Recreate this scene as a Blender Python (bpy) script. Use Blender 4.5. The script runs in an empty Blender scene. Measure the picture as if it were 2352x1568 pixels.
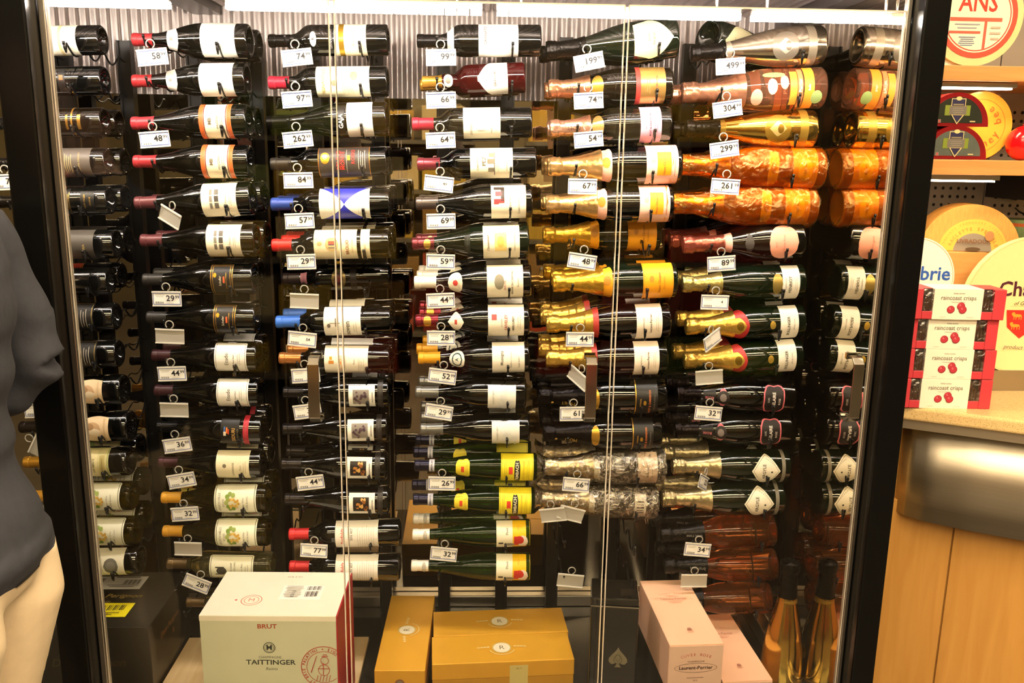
import bpy, bmesh, math, random
from mathutils import Vector, Matrix

random.seed(7)
SC = bpy.context.scene
COL = SC.collection
PI = math.pi

# ------------------------------------------------------------------ camera
F = 2000.0
CAMZ = 1.60
_d = Vector((1105 - 1176, 784 - 345, -F)).normalized()         # world +Y seen from the camera
_u = -Vector((1034 - 1176, 784 - 9926, -F)).normalized()       # world +Z
_u = (_u - _d * _u.dot(_d)).normalized()
_r = _d.cross(_u).normalized()                                 # world +X
W2C = Matrix((( _r.x, _d.x, _u.x), (_r.y, _d.y, _u.y), (_r.z, _d.z, _u.z)))
C2W = W2C.transposed()
cam_data = bpy.data.cameras.new('camera')
cam_data.sensor_width = 36.0
cam_data.lens = F / 2352.0 * 36.0
cam_data.clip_start = 0.02
cam = bpy.data.objects.new('camera', cam_data)
COL.objects.link(cam)
cam.matrix_world = Matrix.Translation((0, 0, CAMZ)) @ C2W.to_4x4()
SC.camera = cam

# ------------------------------------------------------------------ world, exposure
SC.view_settings.view_transform = 'Standard'
SC.view_settings.look = 'None'
SC.view_settings.gamma = 1.0
SC.view_settings.use_curve_mapping = False
SC.view_settings.exposure = 0.0
world = bpy.data.worlds.new('world')
SC.world = world
world.use_nodes = True
_bg = world.node_tree.nodes['Background']
_bg.inputs[0].default_value = (1.0, 0.86, 0.66, 1)
_bg.inputs[1].default_value = 0.4
SC.cycles.max_bounces = 8; SC.cycles.diffuse_bounces = 3; SC.cycles.glossy_bounces = 4; SC.cycles.transmission_bounces = 7; SC.cycles.transparent_max_bounces = 12
LED_POWER = 125.0
SHELF_LED = 45.0
STORE_LAMP = 29.0

def ray(px, py):
    return C2W @ Vector((px - 1176, 784 - py, -F))
def P(px, py, Y):
    d = ray(px, py); k = Y / d.y
    return Vector((d.x * k, Y, CAMZ + d.z * k))
def PZ(px, py, z):
    d = ray(px, py); k = (z - CAMZ) / d.z
    return Vector((d.x * k, d.y * k, z))
def PX(px, py, X):
    d = ray(px, py); k = X / d.x
    return Vector((X, d.y * k, CAMZ + d.z * k))

# ------------------------------------------------------------------ materials
def lin(h):
    h = h.lstrip('#')
    o = []
    for i in (0, 2, 4):
        c = int(h[i:i+2], 16) / 255.0
        o.append(c / 12.92 if c <= 0.04045 else ((c + 0.055) / 1.055) ** 2.4)
    return (*o, 1.0)

MATS = {}
def mat(name, hexc, rough=0.5, metal=0.0, noise=0.06, scale=40.0, trans=0.0, ior=1.45, coat=0.0, bump=0.0, stretch=None, emit=None, spec=0.5):
    if name in MATS: return MATS[name]
    m = bpy.data.materials.new(name); m.use_nodes = True
    nt = m.node_tree; b = nt.nodes['Principled BSDF']
    c = lin(hexc)
    b.inputs['Roughness'].default_value = rough
    b.inputs['Metallic'].default_value = metal
    b.inputs['IOR'].default_value = ior
    b.inputs['Transmission Weight'].default_value = trans
    b.inputs['Coat Weight'].default_value = coat
    b.inputs['Specular IOR Level'].default_value = spec
    if emit:
        b.inputs['Emission Color'].default_value = lin(emit[0]); b.inputs['Emission Strength'].default_value = emit[1]
    tc = nt.nodes.new('ShaderNodeTexCoord')
    mp = nt.nodes.new('ShaderNodeMapping'); nt.links.new(tc.outputs['Object'], mp.inputs[0])
    if stretch: mp.inputs['Scale'].default_value = stretch
    nz = nt.nodes.new('ShaderNodeTexNoise'); nz.inputs['Scale'].default_value = scale; nz.inputs['Detail'].default_value = 4
    nt.links.new(mp.outputs[0], nz.inputs['Vector'])
    rp = nt.nodes.new('ShaderNodeMix'); rp.data_type = 'RGBA'
    rp.inputs[6].default_value = tuple(max(0, x * (1 - noise * 2)) for x in c[:3]) + (1,)
    rp.inputs[7].default_value = tuple(min(1, x * (1 + noise * 2)) for x in c[:3]) + (1,)
    nt.links.new(nz.outputs['Fac'], rp.inputs[0]); nt.links.new(rp.outputs[2], b.inputs['Base Color'])
    if bump:
        bp = nt.nodes.new('ShaderNodeBump'); bp.inputs['Strength'].default_value = bump; bp.inputs['Distance'].default_value = 0.004
        nt.links.new(nz.outputs['Fac'], bp.inputs['Height']); nt.links.new(bp.outputs[0], b.inputs['Normal'])
    MATS[name] = m
    return m
def paper(h): return mat('paper_' + h.lstrip('#'), h, 0.45, 0.0, 0.02, 60)
def ink(h):
    r, g, b = [int(h[i:i+2], 16) for i in (1, 3, 5)]
    lum = (.3 * r + .59 * g + .11 * b) / 255; sat = max(r, g, b) - min(r, g, b)
    k = .62 if .25 < lum < .85 and sat < 70 else 1.0            # grey and brown inks print darker
    h = '#%02x%02x%02x' % (int(r * k), int(g * k), int(b * k))
    return mat('ink_' + h[1:], h, 0.5, 0.0, 0.0, 60)
def rawink(h): return mat('rawink_' + h.lstrip('#'), h, 0.5, 0.0, 0.0, 60) if h[0] != '*' else gilt(h[1:])
def gilt(h): return mat('gilt_' + h.lstrip('#'), h, 0.3, 0.7, 0.05, 60)
def anyink(h): return gilt(h[1:]) if h[0] == '*' else ink(h)

def film(name, tint, refl_rough=0.05, rmin=0.04, noisy=0.0, scale=60.0, gloss=(1, 1, 1, 1), bump=0.0):
    """thin clear sheet: transparent with a Fresnel reflection"""
    if name in MATS: return MATS[name]
    m = bpy.data.materials.new(name); m.use_nodes = True
    nt = m.node_tree; nt.nodes.clear()
    out = nt.nodes.new('ShaderNodeOutputMaterial')
    tr = nt.nodes.new('ShaderNodeBsdfTransparent'); tr.inputs[0].default_value = tint
    gl = nt.nodes.new('ShaderNodeBsdfAnisotropic'); gl.inputs['Roughness'].default_value = refl_rough; gl.inputs['Color'].default_value = gloss
    fr = nt.nodes.new('ShaderNodeFresnel'); fr.inputs[0].default_value = 1.3
    mx = nt.nodes.new('ShaderNodeMixShader')
    nt.links.new(tr.outputs[0], mx.inputs[1]); nt.links.new(gl.outputs[0], mx.inputs[2]); nt.links.new(mx.outputs[0], out.inputs[0])
    fac = fr.outputs[0]
    if noisy:
        tc = nt.nodes.new('ShaderNodeTexCoord')
        nz = nt.nodes.new('ShaderNodeTexNoise'); nz.inputs['Scale'].default_value = scale; nz.inputs['Detail'].default_value = 5
        nz.inputs['Distortion'].default_value = 1.5
        nt.links.new(tc.outputs['Object'], nz.inputs['Vector'])
        rr = nt.nodes.new('ShaderNodeMapRange'); rr.inputs[1].default_value = 0.4; rr.inputs[2].default_value = 0.75; rr.inputs[3].default_value = rmin; rr.inputs[4].default_value = noisy
        nt.links.new(nz.outputs['Fac'], rr.inputs[0])
        ad = nt.nodes.new('ShaderNodeMath'); ad.operation = 'MAXIMUM'
        nt.links.new(rr.outputs[0], ad.inputs[0]); nt.links.new(fr.outputs[0], ad.inputs[1]); fac = ad.outputs[0]
        bp = nt.nodes.new('ShaderNodeBump'); bp.inputs['Strength'].default_value = 0.9; bp.inputs['Distance'].default_value = 0.01
        nt.links.new(nz.outputs['Fac'], bp.inputs['Height']); nt.links.new(bp.outputs[0], gl.inputs['Normal'])
    nt.links.new(fac, mx.inputs[0])
    MATS[name] = m
    return m

def wood(name, a, b_, scale=6.0, rough=0.4, stretch=(1, 14, 14)):
    if name in MATS: return MATS[name]
    m = bpy.data.materials.new(name); m.use_nodes = True
    nt = m.node_tree; b = nt.nodes['Principled BSDF']; b.inputs['Roughness'].default_value = rough
    tc = nt.nodes.new('ShaderNodeTexCoord'); mp = nt.nodes.new('ShaderNodeMapping'); mp.inputs['Scale'].default_value = stretch
    nt.links.new(tc.outputs['Object'], mp.inputs[0])
    nz = nt.nodes.new('ShaderNodeTexNoise'); nz.inputs['Scale'].default_value = scale; nz.inputs['Detail'].default_value = 8; nz.inputs['Distortion'].default_value = 0.6
    nt.links.new(mp.outputs[0], nz.inputs['Vector'])
    rp = nt.nodes.new('ShaderNodeValToRGB'); rp.color_ramp.elements[0].color = lin(a); rp.color_ramp.elements[1].color = lin(b_)
    rp.color_ramp.elements[0].position = 0.3; rp.color_ramp.elements[1].position = 0.7
    nt.links.new(nz.outputs['Fac'], rp.inputs[0]); nt.links.new(rp.outputs[0], b.inputs['Base Color'])
    MATS[name] = m
    return m

M_BLACK = mat('black_lacquer', '#080808', 0.2, 0, 0.1, 20, spec=0.25)
M_RACK = mat('rack_black_steel', '#141312', 0.32, 0.3, 0.1, 30)
M_SILVER = mat('brushed_aluminium', '#bdb7ae', 0.3, 1.0, 0.01, 30)
M_CHROME = mat('polished_steel', '#c8c2b8', 0.12, 1.0, 0.03, 30)
M_STEEL = mat('satin_stainless_steel', '#c4bba8', 0.42, 1.0, 0.07, 18, stretch=(0.3, 0.3, 30))
M_MIRROR = mat('tinted_mirror', '#a39a8c', 0.015, 1.0, 0.02, 3)
M_SIDEMIR = mat('side_mirror', '#e2d9c8', 0.02, 1.0, 0.02, 3)
M_CORR = mat('corrugated_steel', '#c4b9b4', 0.3, 0.6, 0.05, 20)
M_GLASSPANE = film('clear_pane_glass', (0.97, 0.975, 0.96, 1), 0.0)
M_EDGE = mat('polished_glass_edge', '#c9c0b2', 0.12, 0.3, 0.04, 30)
M_FLOORC = mat('dark_polished_laminate', '#15130f', 0.14, 0, 0.15, 15)
M_PLASTIC = mat('clear_tag_plastic', '#d8d4cb', 0.25, 0, 0.02, 30)
M_TAGBACK = mat('frosted_tag_plastic', '#a8a399', 0.3, 0, 0.03, 30)

G = {
 'dark': mat('black_bottle_glass', '#070706', 0.05, 0, 0.1, 12, spec=0.95),
 'brown': mat('brown_bottle_glass', '#120c06', 0.05, 0, 0.1, 12, spec=0.95),
 'darkgreen': mat('dark_green_bottle_glass', '#0b140a', 0.05, 0, 0.1, 12, spec=0.95),
 'green': mat('green_bottle_glass', '#2f5216', 0.03, 0, 0.05, 12, trans=0.9, ior=1.35),
 'olive': mat('olive_bottle_glass', '#7d6a22', 0.03, 0, 0.05, 12, trans=0.95, ior=1.3),
 'pale': mat('pale_bottle_glass', '#c9bf80', 0.03, 0, 0.05, 12, trans=0.95, ior=1.3),
 'port': mat('ruby_bottle_glass', '#3a0608', 0.05, 0, 0.05, 12, trans=0.35, ior=1.35),
 'rose': mat('copper_rose_bottle_glass', '#f79c5a', 0.02, 0, 0.05, 12, trans=0.97, ior=1.3),
 'pinkgold': mat('pink_gold_bottle_glass', '#d98a4c', 0.04, 0, 0.05, 12, trans=0.75, ior=1.3),
 'amber': mat('amber_bottle_glass', '#d88414', 0.04, 0, 0.1, 25, trans=0.6, ior=1.3),
 'roseclear': mat('clear_rose_bottle_glass', '#f2b48c', 0.03, 0, 0.05, 12, trans=0.93, ior=1.25),
 'clear': mat('clear_bottle_glass', '#8d8474', 0.03, 0, 0.05, 12, trans=0.8, ior=1.3),
 'silvermetal': mat('silver_plated_bottle', '#e0d6c4', 0.16, 1.0, 0.06, 10),
 'goldmetal': mat('gold_plated_bottle', '#e4c060', 0.14, 1.0, 0.06, 10),
}

# ------------------------------------------------------------------ mesh helpers
def tag(o, label=None, cat=None, group=None, kind=None):
    if label: o['label'] = label
    if cat: o['category'] = cat
    if group: o['group'] = group
    if kind: o['kind'] = kind
    return o
def link(o, parent=None):
    COL.objects.link(o)
    if parent is not None: o.parent = parent
    return o
def empty(name, loc=(0, 0, 0), rot=None, label=None, cat=None, group=None):
    o = bpy.data.objects.new(name, None); o.empty_display_size = 0.05
    COL.objects.link(o)
    o.location = loc
    if rot is not None: o.rotation_euler = rot
    return tag(o, label, cat, group)

class MB:
    """collects geometry with one material index per face"""
    def __init__(self): self.v = []; self.f = []; self.m = []; self.mats = []; self.sm = []
    def mi(self, m):
        if m not in self.mats: self.mats.append(m)
        return self.mats.index(m)
    def add(self, vs, fs, m, smooth=False):
        b = len(self.v); k = self.mi(m)
        self.v += [tuple(x) for x in vs]
        for f in fs:
            self.f.append(tuple(i + b for i in f)); self.m.append(k); self.sm.append(smooth)
    def box(self, x0, x1, y0, y1, z0, z1, m):
        vs = [(x0,y0,z0),(x1,y0,z0),(x1,y1,z0),(x0,y1,z0),(x0,y0,z1),(x1,y0,z1),(x1,y1,z1),(x0,y1,z1)]
        self.add(vs, [(0,3,2,1),(4,5,6,7),(0,1,5,4),(1,2,6,5),(2,3,7,6),(3,0,4,7)], m)
    def tube(self, pts, r, m, n=8, closed=False):
        pts = [Vector(p) for p in pts]; N = len(pts); vs = []; fs = []
        rs = r if isinstance(r, (list, tuple)) else [r] * N
        up = Vector((0.31, 0.17, 0.93))
        for i, p in enumerate(pts):
            a = pts[i - 1] if (i > 0 or closed) else p; c = pts[(i + 1) % N] if (i < N - 1 or closed) else p
            t = (c - a).normalized(); s = t.cross(up)
            if s.length < 1e-4: s = t.cross(Vector((1, 0, 0)))
            s.normalize(); w = s.cross(t)
            for k in range(n):
                an = 2 * PI * k / n
                vs.append(p + (s * math.cos(an) + w * math.sin(an)) * rs[i])
        for i in range(N if closed else N - 1):
            j = (i + 1) % N
            for k in range(n):
                l = (k + 1) % n
                fs.append((i*n+k, j*n+k, j*n+l, i*n+l))
        if not closed:
            fs.append(tuple(range(n))); fs.append(tuple(range((N-1)*n + n - 1, (N-1)*n - 1, -1)))
        self.add(vs, fs, m, True)
    def prism(self, poly, y0, y1, m, side=None):
        """polygon in XZ (ccw seen from -Y), extruded from y0 (front) to y1"""
        n = len(poly)
        vs = [(x, y0, z) for x, z in poly] + [(x, y1, z) for x, z in poly]
        self.add(vs, [tuple(range(n)), tuple(range(2*n-1, n-1, -1))], m)
        self.add(vs, [(i, i + n, (i+1) % n + n, (i+1) % n) for i in range(n)], side or m)
    def lathe(self, prof, m, n=32, smooth=True):
        """prof: (r, z) list, outside to the right of the direction"""
        vs = []; fs = []
        for r, z in prof:
            for k in range(n):
                a = 2 * PI * k / n
                vs.append((r * math.cos(a), r * math.sin(a), z))
        for i in range(len(prof) - 1):
            for k in range(n):
                l = (k + 1) % n
                fs.append((i*n+k, i*n+l, (i+1)*n+l, (i+1)*n+k))
        self.add(vs, fs, m, smooth)
    def mesh(self, name):
        me = bpy.data.meshes.new(name)
        me.from_pydata(self.v, [], self.f)
        for m in self.mats: me.materials.append(m)
        me.polygons.foreach_set('material_index', self.m)
        me.polygons.foreach_set('use_smooth', self.sm)
        me.update()
        return me
    def obj(self, name, parent=None, loc=None, rot=None):
        o = bpy.data.objects.new(name, self.mesh(name)); link(o, parent)
        if loc is not None: o.location = loc
        if rot is not None: o.rotation_euler = rot
        return o
def bevel(o, w=0.003, seg=2):
    md = o.modifiers.new('bevel', 'BEVEL'); md.width = w; md.segments = seg; md.limit_method = 'ANGLE'; md.angle_limit = 0.6
    return o
def boxobj(name, x0, x1, y0, y1, z0, z1, m, parent=None, bev=0.0):
    b = MB(); b.box(x0, x1, y0, y1, z0, z1, m); o = b.obj(name, parent)
    if bev: bevel(o, bev)
    return o

_TXT = {}
def text2d(s, bold=False):
    """unit-size text, centred: (verts, faces)"""
    if (s, bold) in _TXT: return _TXT[(s, bold)]
    cu = bpy.data.curves.new('t', 'FONT'); cu.body = s; cu.size = 1.0; cu.align_x = 'CENTER'; cu.align_y = 'CENTER'; cu.resolution_u = 2; cu.offset = 0.018 if bold else 0.0
    o = bpy.data.objects.new('t', cu)
    me = bpy.data.meshes.new_from_object(o)
    r = ([(v.co.x, v.co.y) for v in me.vertices], [tuple(p.vertices) for p in me.polygons])
    bpy.data.objects.remove(o); bpy.data.curves.remove(cu); bpy.data.meshes.remove(me)
    _TXT[(s, bold)] = r
    return r
def bold2d(s): return text2d(s, True)

class Flat:
    """print on a flat face: maps (u, v) in metres to o + u*a + v*b, lifted along n"""
    def __init__(self, o, a, b, lift=0.0006):
        self.o = Vector(o); self.a = Vector(a).normalized(); self.b = Vector(b).normalized(); self.n = self.a.cross(self.b)
        self.mb = MB(); self.l = lift
    def pt(self, u, v): return self.o + self.a * u + self.b * v + self.n * self.l
    def up(self): self.l += 0.00012
    def text(self, s, u, v, size, col, rot=0.0, bold=False, sx=1.0, shear=0.0):
        self.up(); V, Fc = bold2d(s) if bold else text2d(s)
        c, sn = math.cos(rot), math.sin(rot)
        pts = []
        for x, y in V:
            x = (x + shear * y) * size * sx; y = y * size
            pts.append(self.pt(u + x * c - y * sn, v + x * sn + y * c))
        self.mb.add(pts, Fc, anyink(col))
    def rect(self, u0, u1, v0, v1, col, m=None):
        self.up(); self.mb.add([self.pt(u0, v0), self.pt(u1, v0), self.pt(u1, v1), self.pt(u0, v1)], [(0, 1, 2, 3)], m or anyink(col))
    def poly(self, pts, col):
        self.up(); self.mb.add([self.pt(*p) for p in pts], [tuple(range(len(pts)))], anyink(col))
    def ell(self, u, v, ru, rv, col, n=28, a0=0, a1=2 * PI):
        self.poly([(u + ru * math.cos(a0 + (a1 - a0) * i / n), v + rv * math.sin(a0 + (a1 - a0) * i / n)) for i in range(n + (0 if a1 - a0 > 6.2 else 1))], col)
    def ring(self, u, v, ru, rv, w, col, a0=0, a1=2 * PI, n=40):
        self.up(); pts = []; fs = []
        for i in range(n + 1):
            a = a0 + (a1 - a0) * i / n; c, s = math.cos(a), math.sin(a)
            pts += [self.pt(u + (ru - w) * c, v + (rv - w) * s), self.pt(u + ru * c, v + rv * s)]
        for i in range(n): fs.append((2*i, 2*i+1, 2*i+3, 2*i+2))
        self.mb.add(pts, fs, anyink(col))
    def arc_text(self, s, u, v, r, size, col, a_mid=PI / 2, step=None, flip=False, bold=False):
        n = len(s); step = step or size * 0.72 / r
        for i, ch in enumerate(s):
            k = (i - (n - 1) / 2) * step
            a = a_mid + k if flip else a_mid - k
            if ch != ' ': self.text(ch, u + r * math.cos(a), v + r * math.sin(a), size, col, rot=(a + PI / 2 if flip else a - PI / 2), bold=bold)
    def lines(self, u0, u1, v0, v1, n, col, fill=0.35):
        h = (v1 - v0) / n
        for i in range(n):
            w = (u1 - u0) * (0.7 + 0.3 * ((i * 37) % 10) / 10); m = (u0 + u1) / 2
            self.rect(m - w/2, m + w/2, v0 + h * (i + .5 - fill/2), v0 + h * (i + .5 + fill/2), col, rawink(col))
    def bars(self, u0, u1, v0, v1, n, col):
        w = (u1 - u0) / n
        for i in range(n): self.rect(u0 + w*i, u0 + w*(i + (0.3, 0.65, 0.45)[i*7 % 3]), v0, v1, col)
    def obj(self, name, parent): return self.mb.obj(name, parent)

# ------------------------------------------------------------------ key planes of the place (metres)
YG, YF, YM = 1.72, 2.06, 2.40        # front glass, front row of bottles, back mirror
YU = 2.335                            # rack uprights
ZC = CAMZ + 0.335                     # cabinet ceiling
ZF = CAMZ - 1.33                      # cabinet floor
XR = P(2061, 345, YG).x               # side mirror
XL = -2.1                             # cabinet goes on to the left of the frame

# ------------------------------------------------------------------ store shell
M_WALL = mat('olive_beige_paint', '#6b614a', 0.6, 0, 0.08, 3)
M_TILE = mat('beige_floor_tile', '#4a4339', 0.35, 0, 0.15, 2)
M_CEIL = mat('white_ceiling_paint', '#cfc7b8', 0.7, 0, 0.04, 5)
def struct(o): o['kind'] = 'structure'; return o
struct(boxobj('floor', -4.0, 4.0, -4.0, 4.0, -0.06, 0.0, M_TILE))
struct(boxobj('ceiling', -4.0, 4.0, -4.0, 4.0, 3.2, 3.26, M_CEIL))
struct(boxobj('wall_back', -4.0, 4.0, 3.9, 4.0, 0.0, 3.2, M_WALL))
struct(boxobj('wall_front', -4.0, 4.0, -4.1, -4.0, 0.0, 3.2, M_WALL))
struct(boxobj('wall_left', -4.1, -4.0, -4.0, 4.0, 0.0, 3.2, M_WALL))
struct(boxobj('wall_right', 4.0, 4.1, -4.0, 4.0, 0.0, 3.2, M_WALL))
M_LAMP = mat('warm_lamp_diffuser', '#fff1dc', 0.5, 0, 0, 5, emit=('#ffe3b8', STORE_LAMP))
for y, where in ((0.80, 'nearest the wine cabinet'), (-0.75, 'above the photographer'), (-2.9, 'farthest from the cabinet')):
    e = empty('ceiling_lamp', (0, y, 3.2), label='long warm white strip lamp across the shop ceiling, ' + where, cat='lamp', group='strip lamps on the shop ceiling')
    b = MB(); b.box(-2.6, 2.6, -.27, .27, -.05, 0, M_SILVER); b.obj('housing', e)
    b = MB(); b.box(-2.55, 2.55, -.25, .25, -.056, -.05, M_LAMP); b.obj('diffuser', e)

# gondola shelving across the aisle, seen only in the mirrors
GC = [('mustard', '#b89a3c'), ('moss green', '#7d8a3a'), ('brick red', '#a8452c'), ('beige', '#c9b78a'), ('olive', '#54622f'), ('brown', '#8a6a3a'), ('yellow', '#c7a23f'), ('maroon', '#7a2f28')]
for gi, gx in enumerate((-1.75, 0.35)):
    e = empty('gondola_shelf', (gx, -2.2, 0), label=('left' if gi == 0 else 'right') + ' dark gondola shelf across the aisle behind the photographer', cat='shelf')
    boxobj('back_panel', 0, 1.7, -.30, -.26, 0, 1.9, M_WALL, e)
    for k in range(5): boxobj('shelf_board', 0, 1.7, -.26, .1, .12 + k * .38, .15 + k * .38, mat('grey_shelf_steel', '#6f6a60', .4, .3), e)
    for k in range(5):
        for i_, od in enumerate(('leftmost', 'second', 'third', 'rightmost')):
            cn, h_ = GC[(k * 3 + i_ * 5 + gi * 2) % 8]; w = .34 + .05 * ((k + i_) % 2); h = .2 + .06 * ((k * 2 + i_) % 3) / 2
            o = boxobj('carton', gx + .03 + i_ * .42, gx + .03 + i_ * .42 + w, -2.42, -2.16, .151 + k * .38, .151 + k * .38 + h, paper(h_), None, .004)
            tag(o, '%s %s carton on the %s tier of the %s aisle gondola' % (od, cn, ('lowest', 'second lowest', 'middle', 'second highest', 'highest')[k], ('left', 'right')[gi]), 'carton', 'cartons on the gondola across the aisle')

# ------------------------------------------------------------------ the glass wine cabinet
cab = empty('wine_cabinet', (0, YG, 0), label='black framed walk-in wine cabinet with mirrored back and corrugated steel ceiling', cat='cabinet')
def part(name, x0, x1, y0, y1, z0, z1, m, bev=0.0):
    return boxobj(name, x0, x1, y0 - YG, y1 - YG, z0, z1, m, cab, bev)
# posts: their left/right edges follow the vertical lines of the photograph
xl1 = P(85, 0, YG).x; xl0 = P(8, 0, YG).x
xr0 = P(2098, 0, YG).x; xr1 = P(2158, 0, YG).x
part('post', xl0, xl1, YG - .05, YG + .012, 0.0, ZC + .5, M_BLACK, .004)
part('post', xr0, xr1, YG - .05, YG + .012, 0.0, ZC + .5, M_BLACK, .004)
part('trim_strip', xl1 + .001, P(103, 0, YG).x, YG - .004, YG + .012, 0.0, ZC + .5, M_SILVER, .002)
part('trim_strip', P(2085, 0, YG).x, xr0 - .001, YG - .004, YG + .012, 0.0, ZC + .5, M_SILVER, .002)
part('plinth', XL, xr1, YG - .02, YM + .05, 0.0, ZF - .04, M_BLACK)
part('floor_panel', XL, XR, YG - .01, YM, ZF - .04, ZF, M_FLOORC)
part('back_mirror', XL, XR, YM, YM + .02, ZF, ZC, M_MIRROR)
part('back_rail', XL, XR, YM - .03, YM - .002, ZF, ZF + .035, M_SILVER, .003)
part('side_mirror', XR, XR + .02, YG + .02, YM + .02, ZF, ZC, M_SIDEMIR)
part('side_rail', XR - .03, XR - .002, YG + .02, YM - .03, ZF, ZF + .05, M_SILVER, .003)
part('side_panel', XR + .022, XR + .05, YG + .02, YM + .05, 0.0, ZC + .5, M_BLACK)
part('left_end_panel', XL - .03, XL, YG, YM + .05, 0.0, ZC + .5, M_BLACK)
part('back_panel', XL, XR + .05, YM + .022, YM + .05, 0.0, ZC + .5, M_BLACK)
part('header', XL, xr1, YG - .03, YG + .012, ZC + .09, ZC + .5, M_BLACK)
# corrugated steel ceiling, ribs running front to back
b = MB(); vs = []; fs = []; pitch = 0.026; n = int((XR - XL) / (pitch / 8))
for i in range(n + 1):
    x = XL + i * pitch / 8; z = ZC + 0.02 + 0.006 * math.cos(2 * PI * x / pitch)
    vs += [(x, .012, z), (x, YM + .02 - YG, z)]
for i in range(n): fs.append((2*i, 2*i+1, 2*i+3, 2*i+2))
b.add(vs, fs, M_CORR, True); co = b.obj('corrugated_ceiling', cab)
part('ceiling_backing', XL, XR + .05, YG + .012, YM + .05, ZC + .035, ZC + .05, M_BLACK)
# added fluted sheet imitating the ribs reflected high in the back mirror
b = MB(); vs = []; fs = []; zt, zb = ZC + .03, CAMZ + .13
for i in range(n + 1):
    x = XL + i * pitch / 8; y = YM - .012 - YG + 0.004 * math.cos(2 * PI * x / pitch)
    vs += [(x, y, zb), (x, y, zt)]
for i in range(n): fs.append((2*i, 2*i+2, 2*i+3, 2*i+1))
b.add(vs, fs, M_CORR, True); b.obj('reflected_ribs_relief', cab)
xb = (P(386, 8, 2.13).x + P(493, 51, 2.40).x) / 2
part('ceiling_beam', xb - .035, xb + .035, YG + .012, YM, ZC - .006, ZC + .02, mat('grey_beam_steel', '#6f6a68', .35, .8))
part('ceiling_beam', XR - .045, XR - .001, YG + .012, YM, ZC - .012, ZC + .02, mat('grey_beam_steel', '#6f6a68', .35, .8))

# LED strips under the ceiling, just behind the doors
M_LED = mat('white_led', '#ffffff', .5, 0, 0, 5, emit=('#fff2e6', LED_POWER))
M_LEDBODY = mat('led_rail_aluminium', '#cfc8c0', .3, .9)
zl = P(1000, 42, YG + .09).z
def led(x0, x1, label):
    e = empty('led_strip_light', ((x0 + x1) / 2, YG + .09, zl + .016), label=label, cat='lamp', group='led strips along the cabinet ceiling')
    h = (x1 - x0) / 2
    b = MB(); b.box(-h, h, -.005, .005, 0.004, .012, M_LEDBODY); b.obj('rail', e)
    for s in (-.8, .8):
        b = MB(); b.tube([(s * h, 0, .012), (s * h, 0, ZC + .02 - zl - .016)], .003, M_LEDBODY); b.obj('hanger', e)
    k = int((x1 - x0) / .024); me = None
    for i in range(k):
        if me is None:
            d = MB(); d.box(-.0108, .0108, -.011, .011, -.008, .003, M_LED); me = d.mesh('diode')
        link(bpy.data.objects.new('diode', me), e).location = (-h + (i + .5) * 2 * h / k, 0, 0)
yy = YG + .09
led(P(-260, 30, yy).x, P(60, 30, yy).x, 'white led strip left of the left post')
led(P(96, 30, yy).x, P(392, 30, yy).x, 'white led strip above the leftmost bottles')
led(P(520, 35, yy).x, P(1108, 35, yy).x, 'longest white led strip above the middle columns')
led(P(1140, 40, yy).x, P(1700, 40, yy).x, 'white led strip above the champagne bottles')
led(P(1725, 45, yy).x, P(2066, 45, yy).x, 'white led strip beside the right post')

# glass doors, one thing each
M_SEAM = M_EDGE
def door(x0, x1, label, handle_x, parent_name='glass_door'):
    e = empty(parent_name, (x0, YG, ZF - .02), label=label, cat='glass door', group='frameless glass doors of the wine cabinet')
    H = P(1200, 8, YG).z - ZF + .02
    b = MB(); b.box(.0, x1 - x0, -.004, .004, 0, H, M_GLASSPANE); b.obj('pane', e)
    b = MB(); b.box(-.0009, .0009, -.0045, .0045, 0, H, M_SEAM); b.obj('edge_strip', e, (0.0, 0, 0))
    b = MB(); b.box(-.0009, .0009, -.0045, .0045, 0, H, M_SEAM); b.obj('edge_strip', e, (x1 - x0, 0, 0))
    b = MB(); b.box(0, x1 - x0, -.0045, .0045, H - .001, H + .0015, M_SEAM); b.obj('top_edge_strip', e)
    if handle_x is not None:
        zt = P(handle_x, 822, YG - .03).z - (ZF - .02); zb2 = P(handle_x, 972, YG - .03).z - (ZF - .02); hx = P(handle_x, 895, YG - .03).x - x0
        b = MB(); w = .0115; t = .0035; r = .012
        prof = [(0.0, zt), (-.030 + r, zt), (-.030, zt - r), (-.030, zb2 + r), (-.030 + r, zb2), (0.0, zb2)]
        vs = []; fs = []
        for i, (y, z) in enumerate(prof):
            yo = y + (t if 0 < i < 5 else 0); zo = z - t if i < 3 else z + t
            vs += [(hx - w, y - .005, z), (hx + w, y - .005, z), (hx + w, yo - .005, zo), (hx - w, yo - .005, zo)]
        for i in range(5):
            for k in range(4): fs.append((i*4+k, i*4+(k+1) % 4, (i+1)*4+(k+1) % 4, (i+1)*4+k))
        b.add(vs, fs, M_CHROME); o = b.obj('handle', e); bevel(o, .0022, 3)
        b = MB()
        for z in (zt - .004, zb2 + .004): b.box(hx - w, hx + w, .004, .012, z - .006, z + .006, M_CHROME)
        b.obj('handle_plate', e)
    return e
s1a, s1b = P(754, 0, YG).x, P(767, 0, YG).x
s2a, s2b = P(1436, 0, YG).x, P(1446, 0, YG).x
door(XL + .01, xl0 - .002, 'glass door left of the left black post', None)
door(P(108, 0, YG).x, s1a, 'left glass door with strap handle, beside the left post', 721)
door(s1b, s2a, 'middle glass door with strap handle between the two others', 1357)
door(s2b, P(2082, 0, YG).x, 'right glass door with strap handle beside the right post', 1966)

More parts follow.
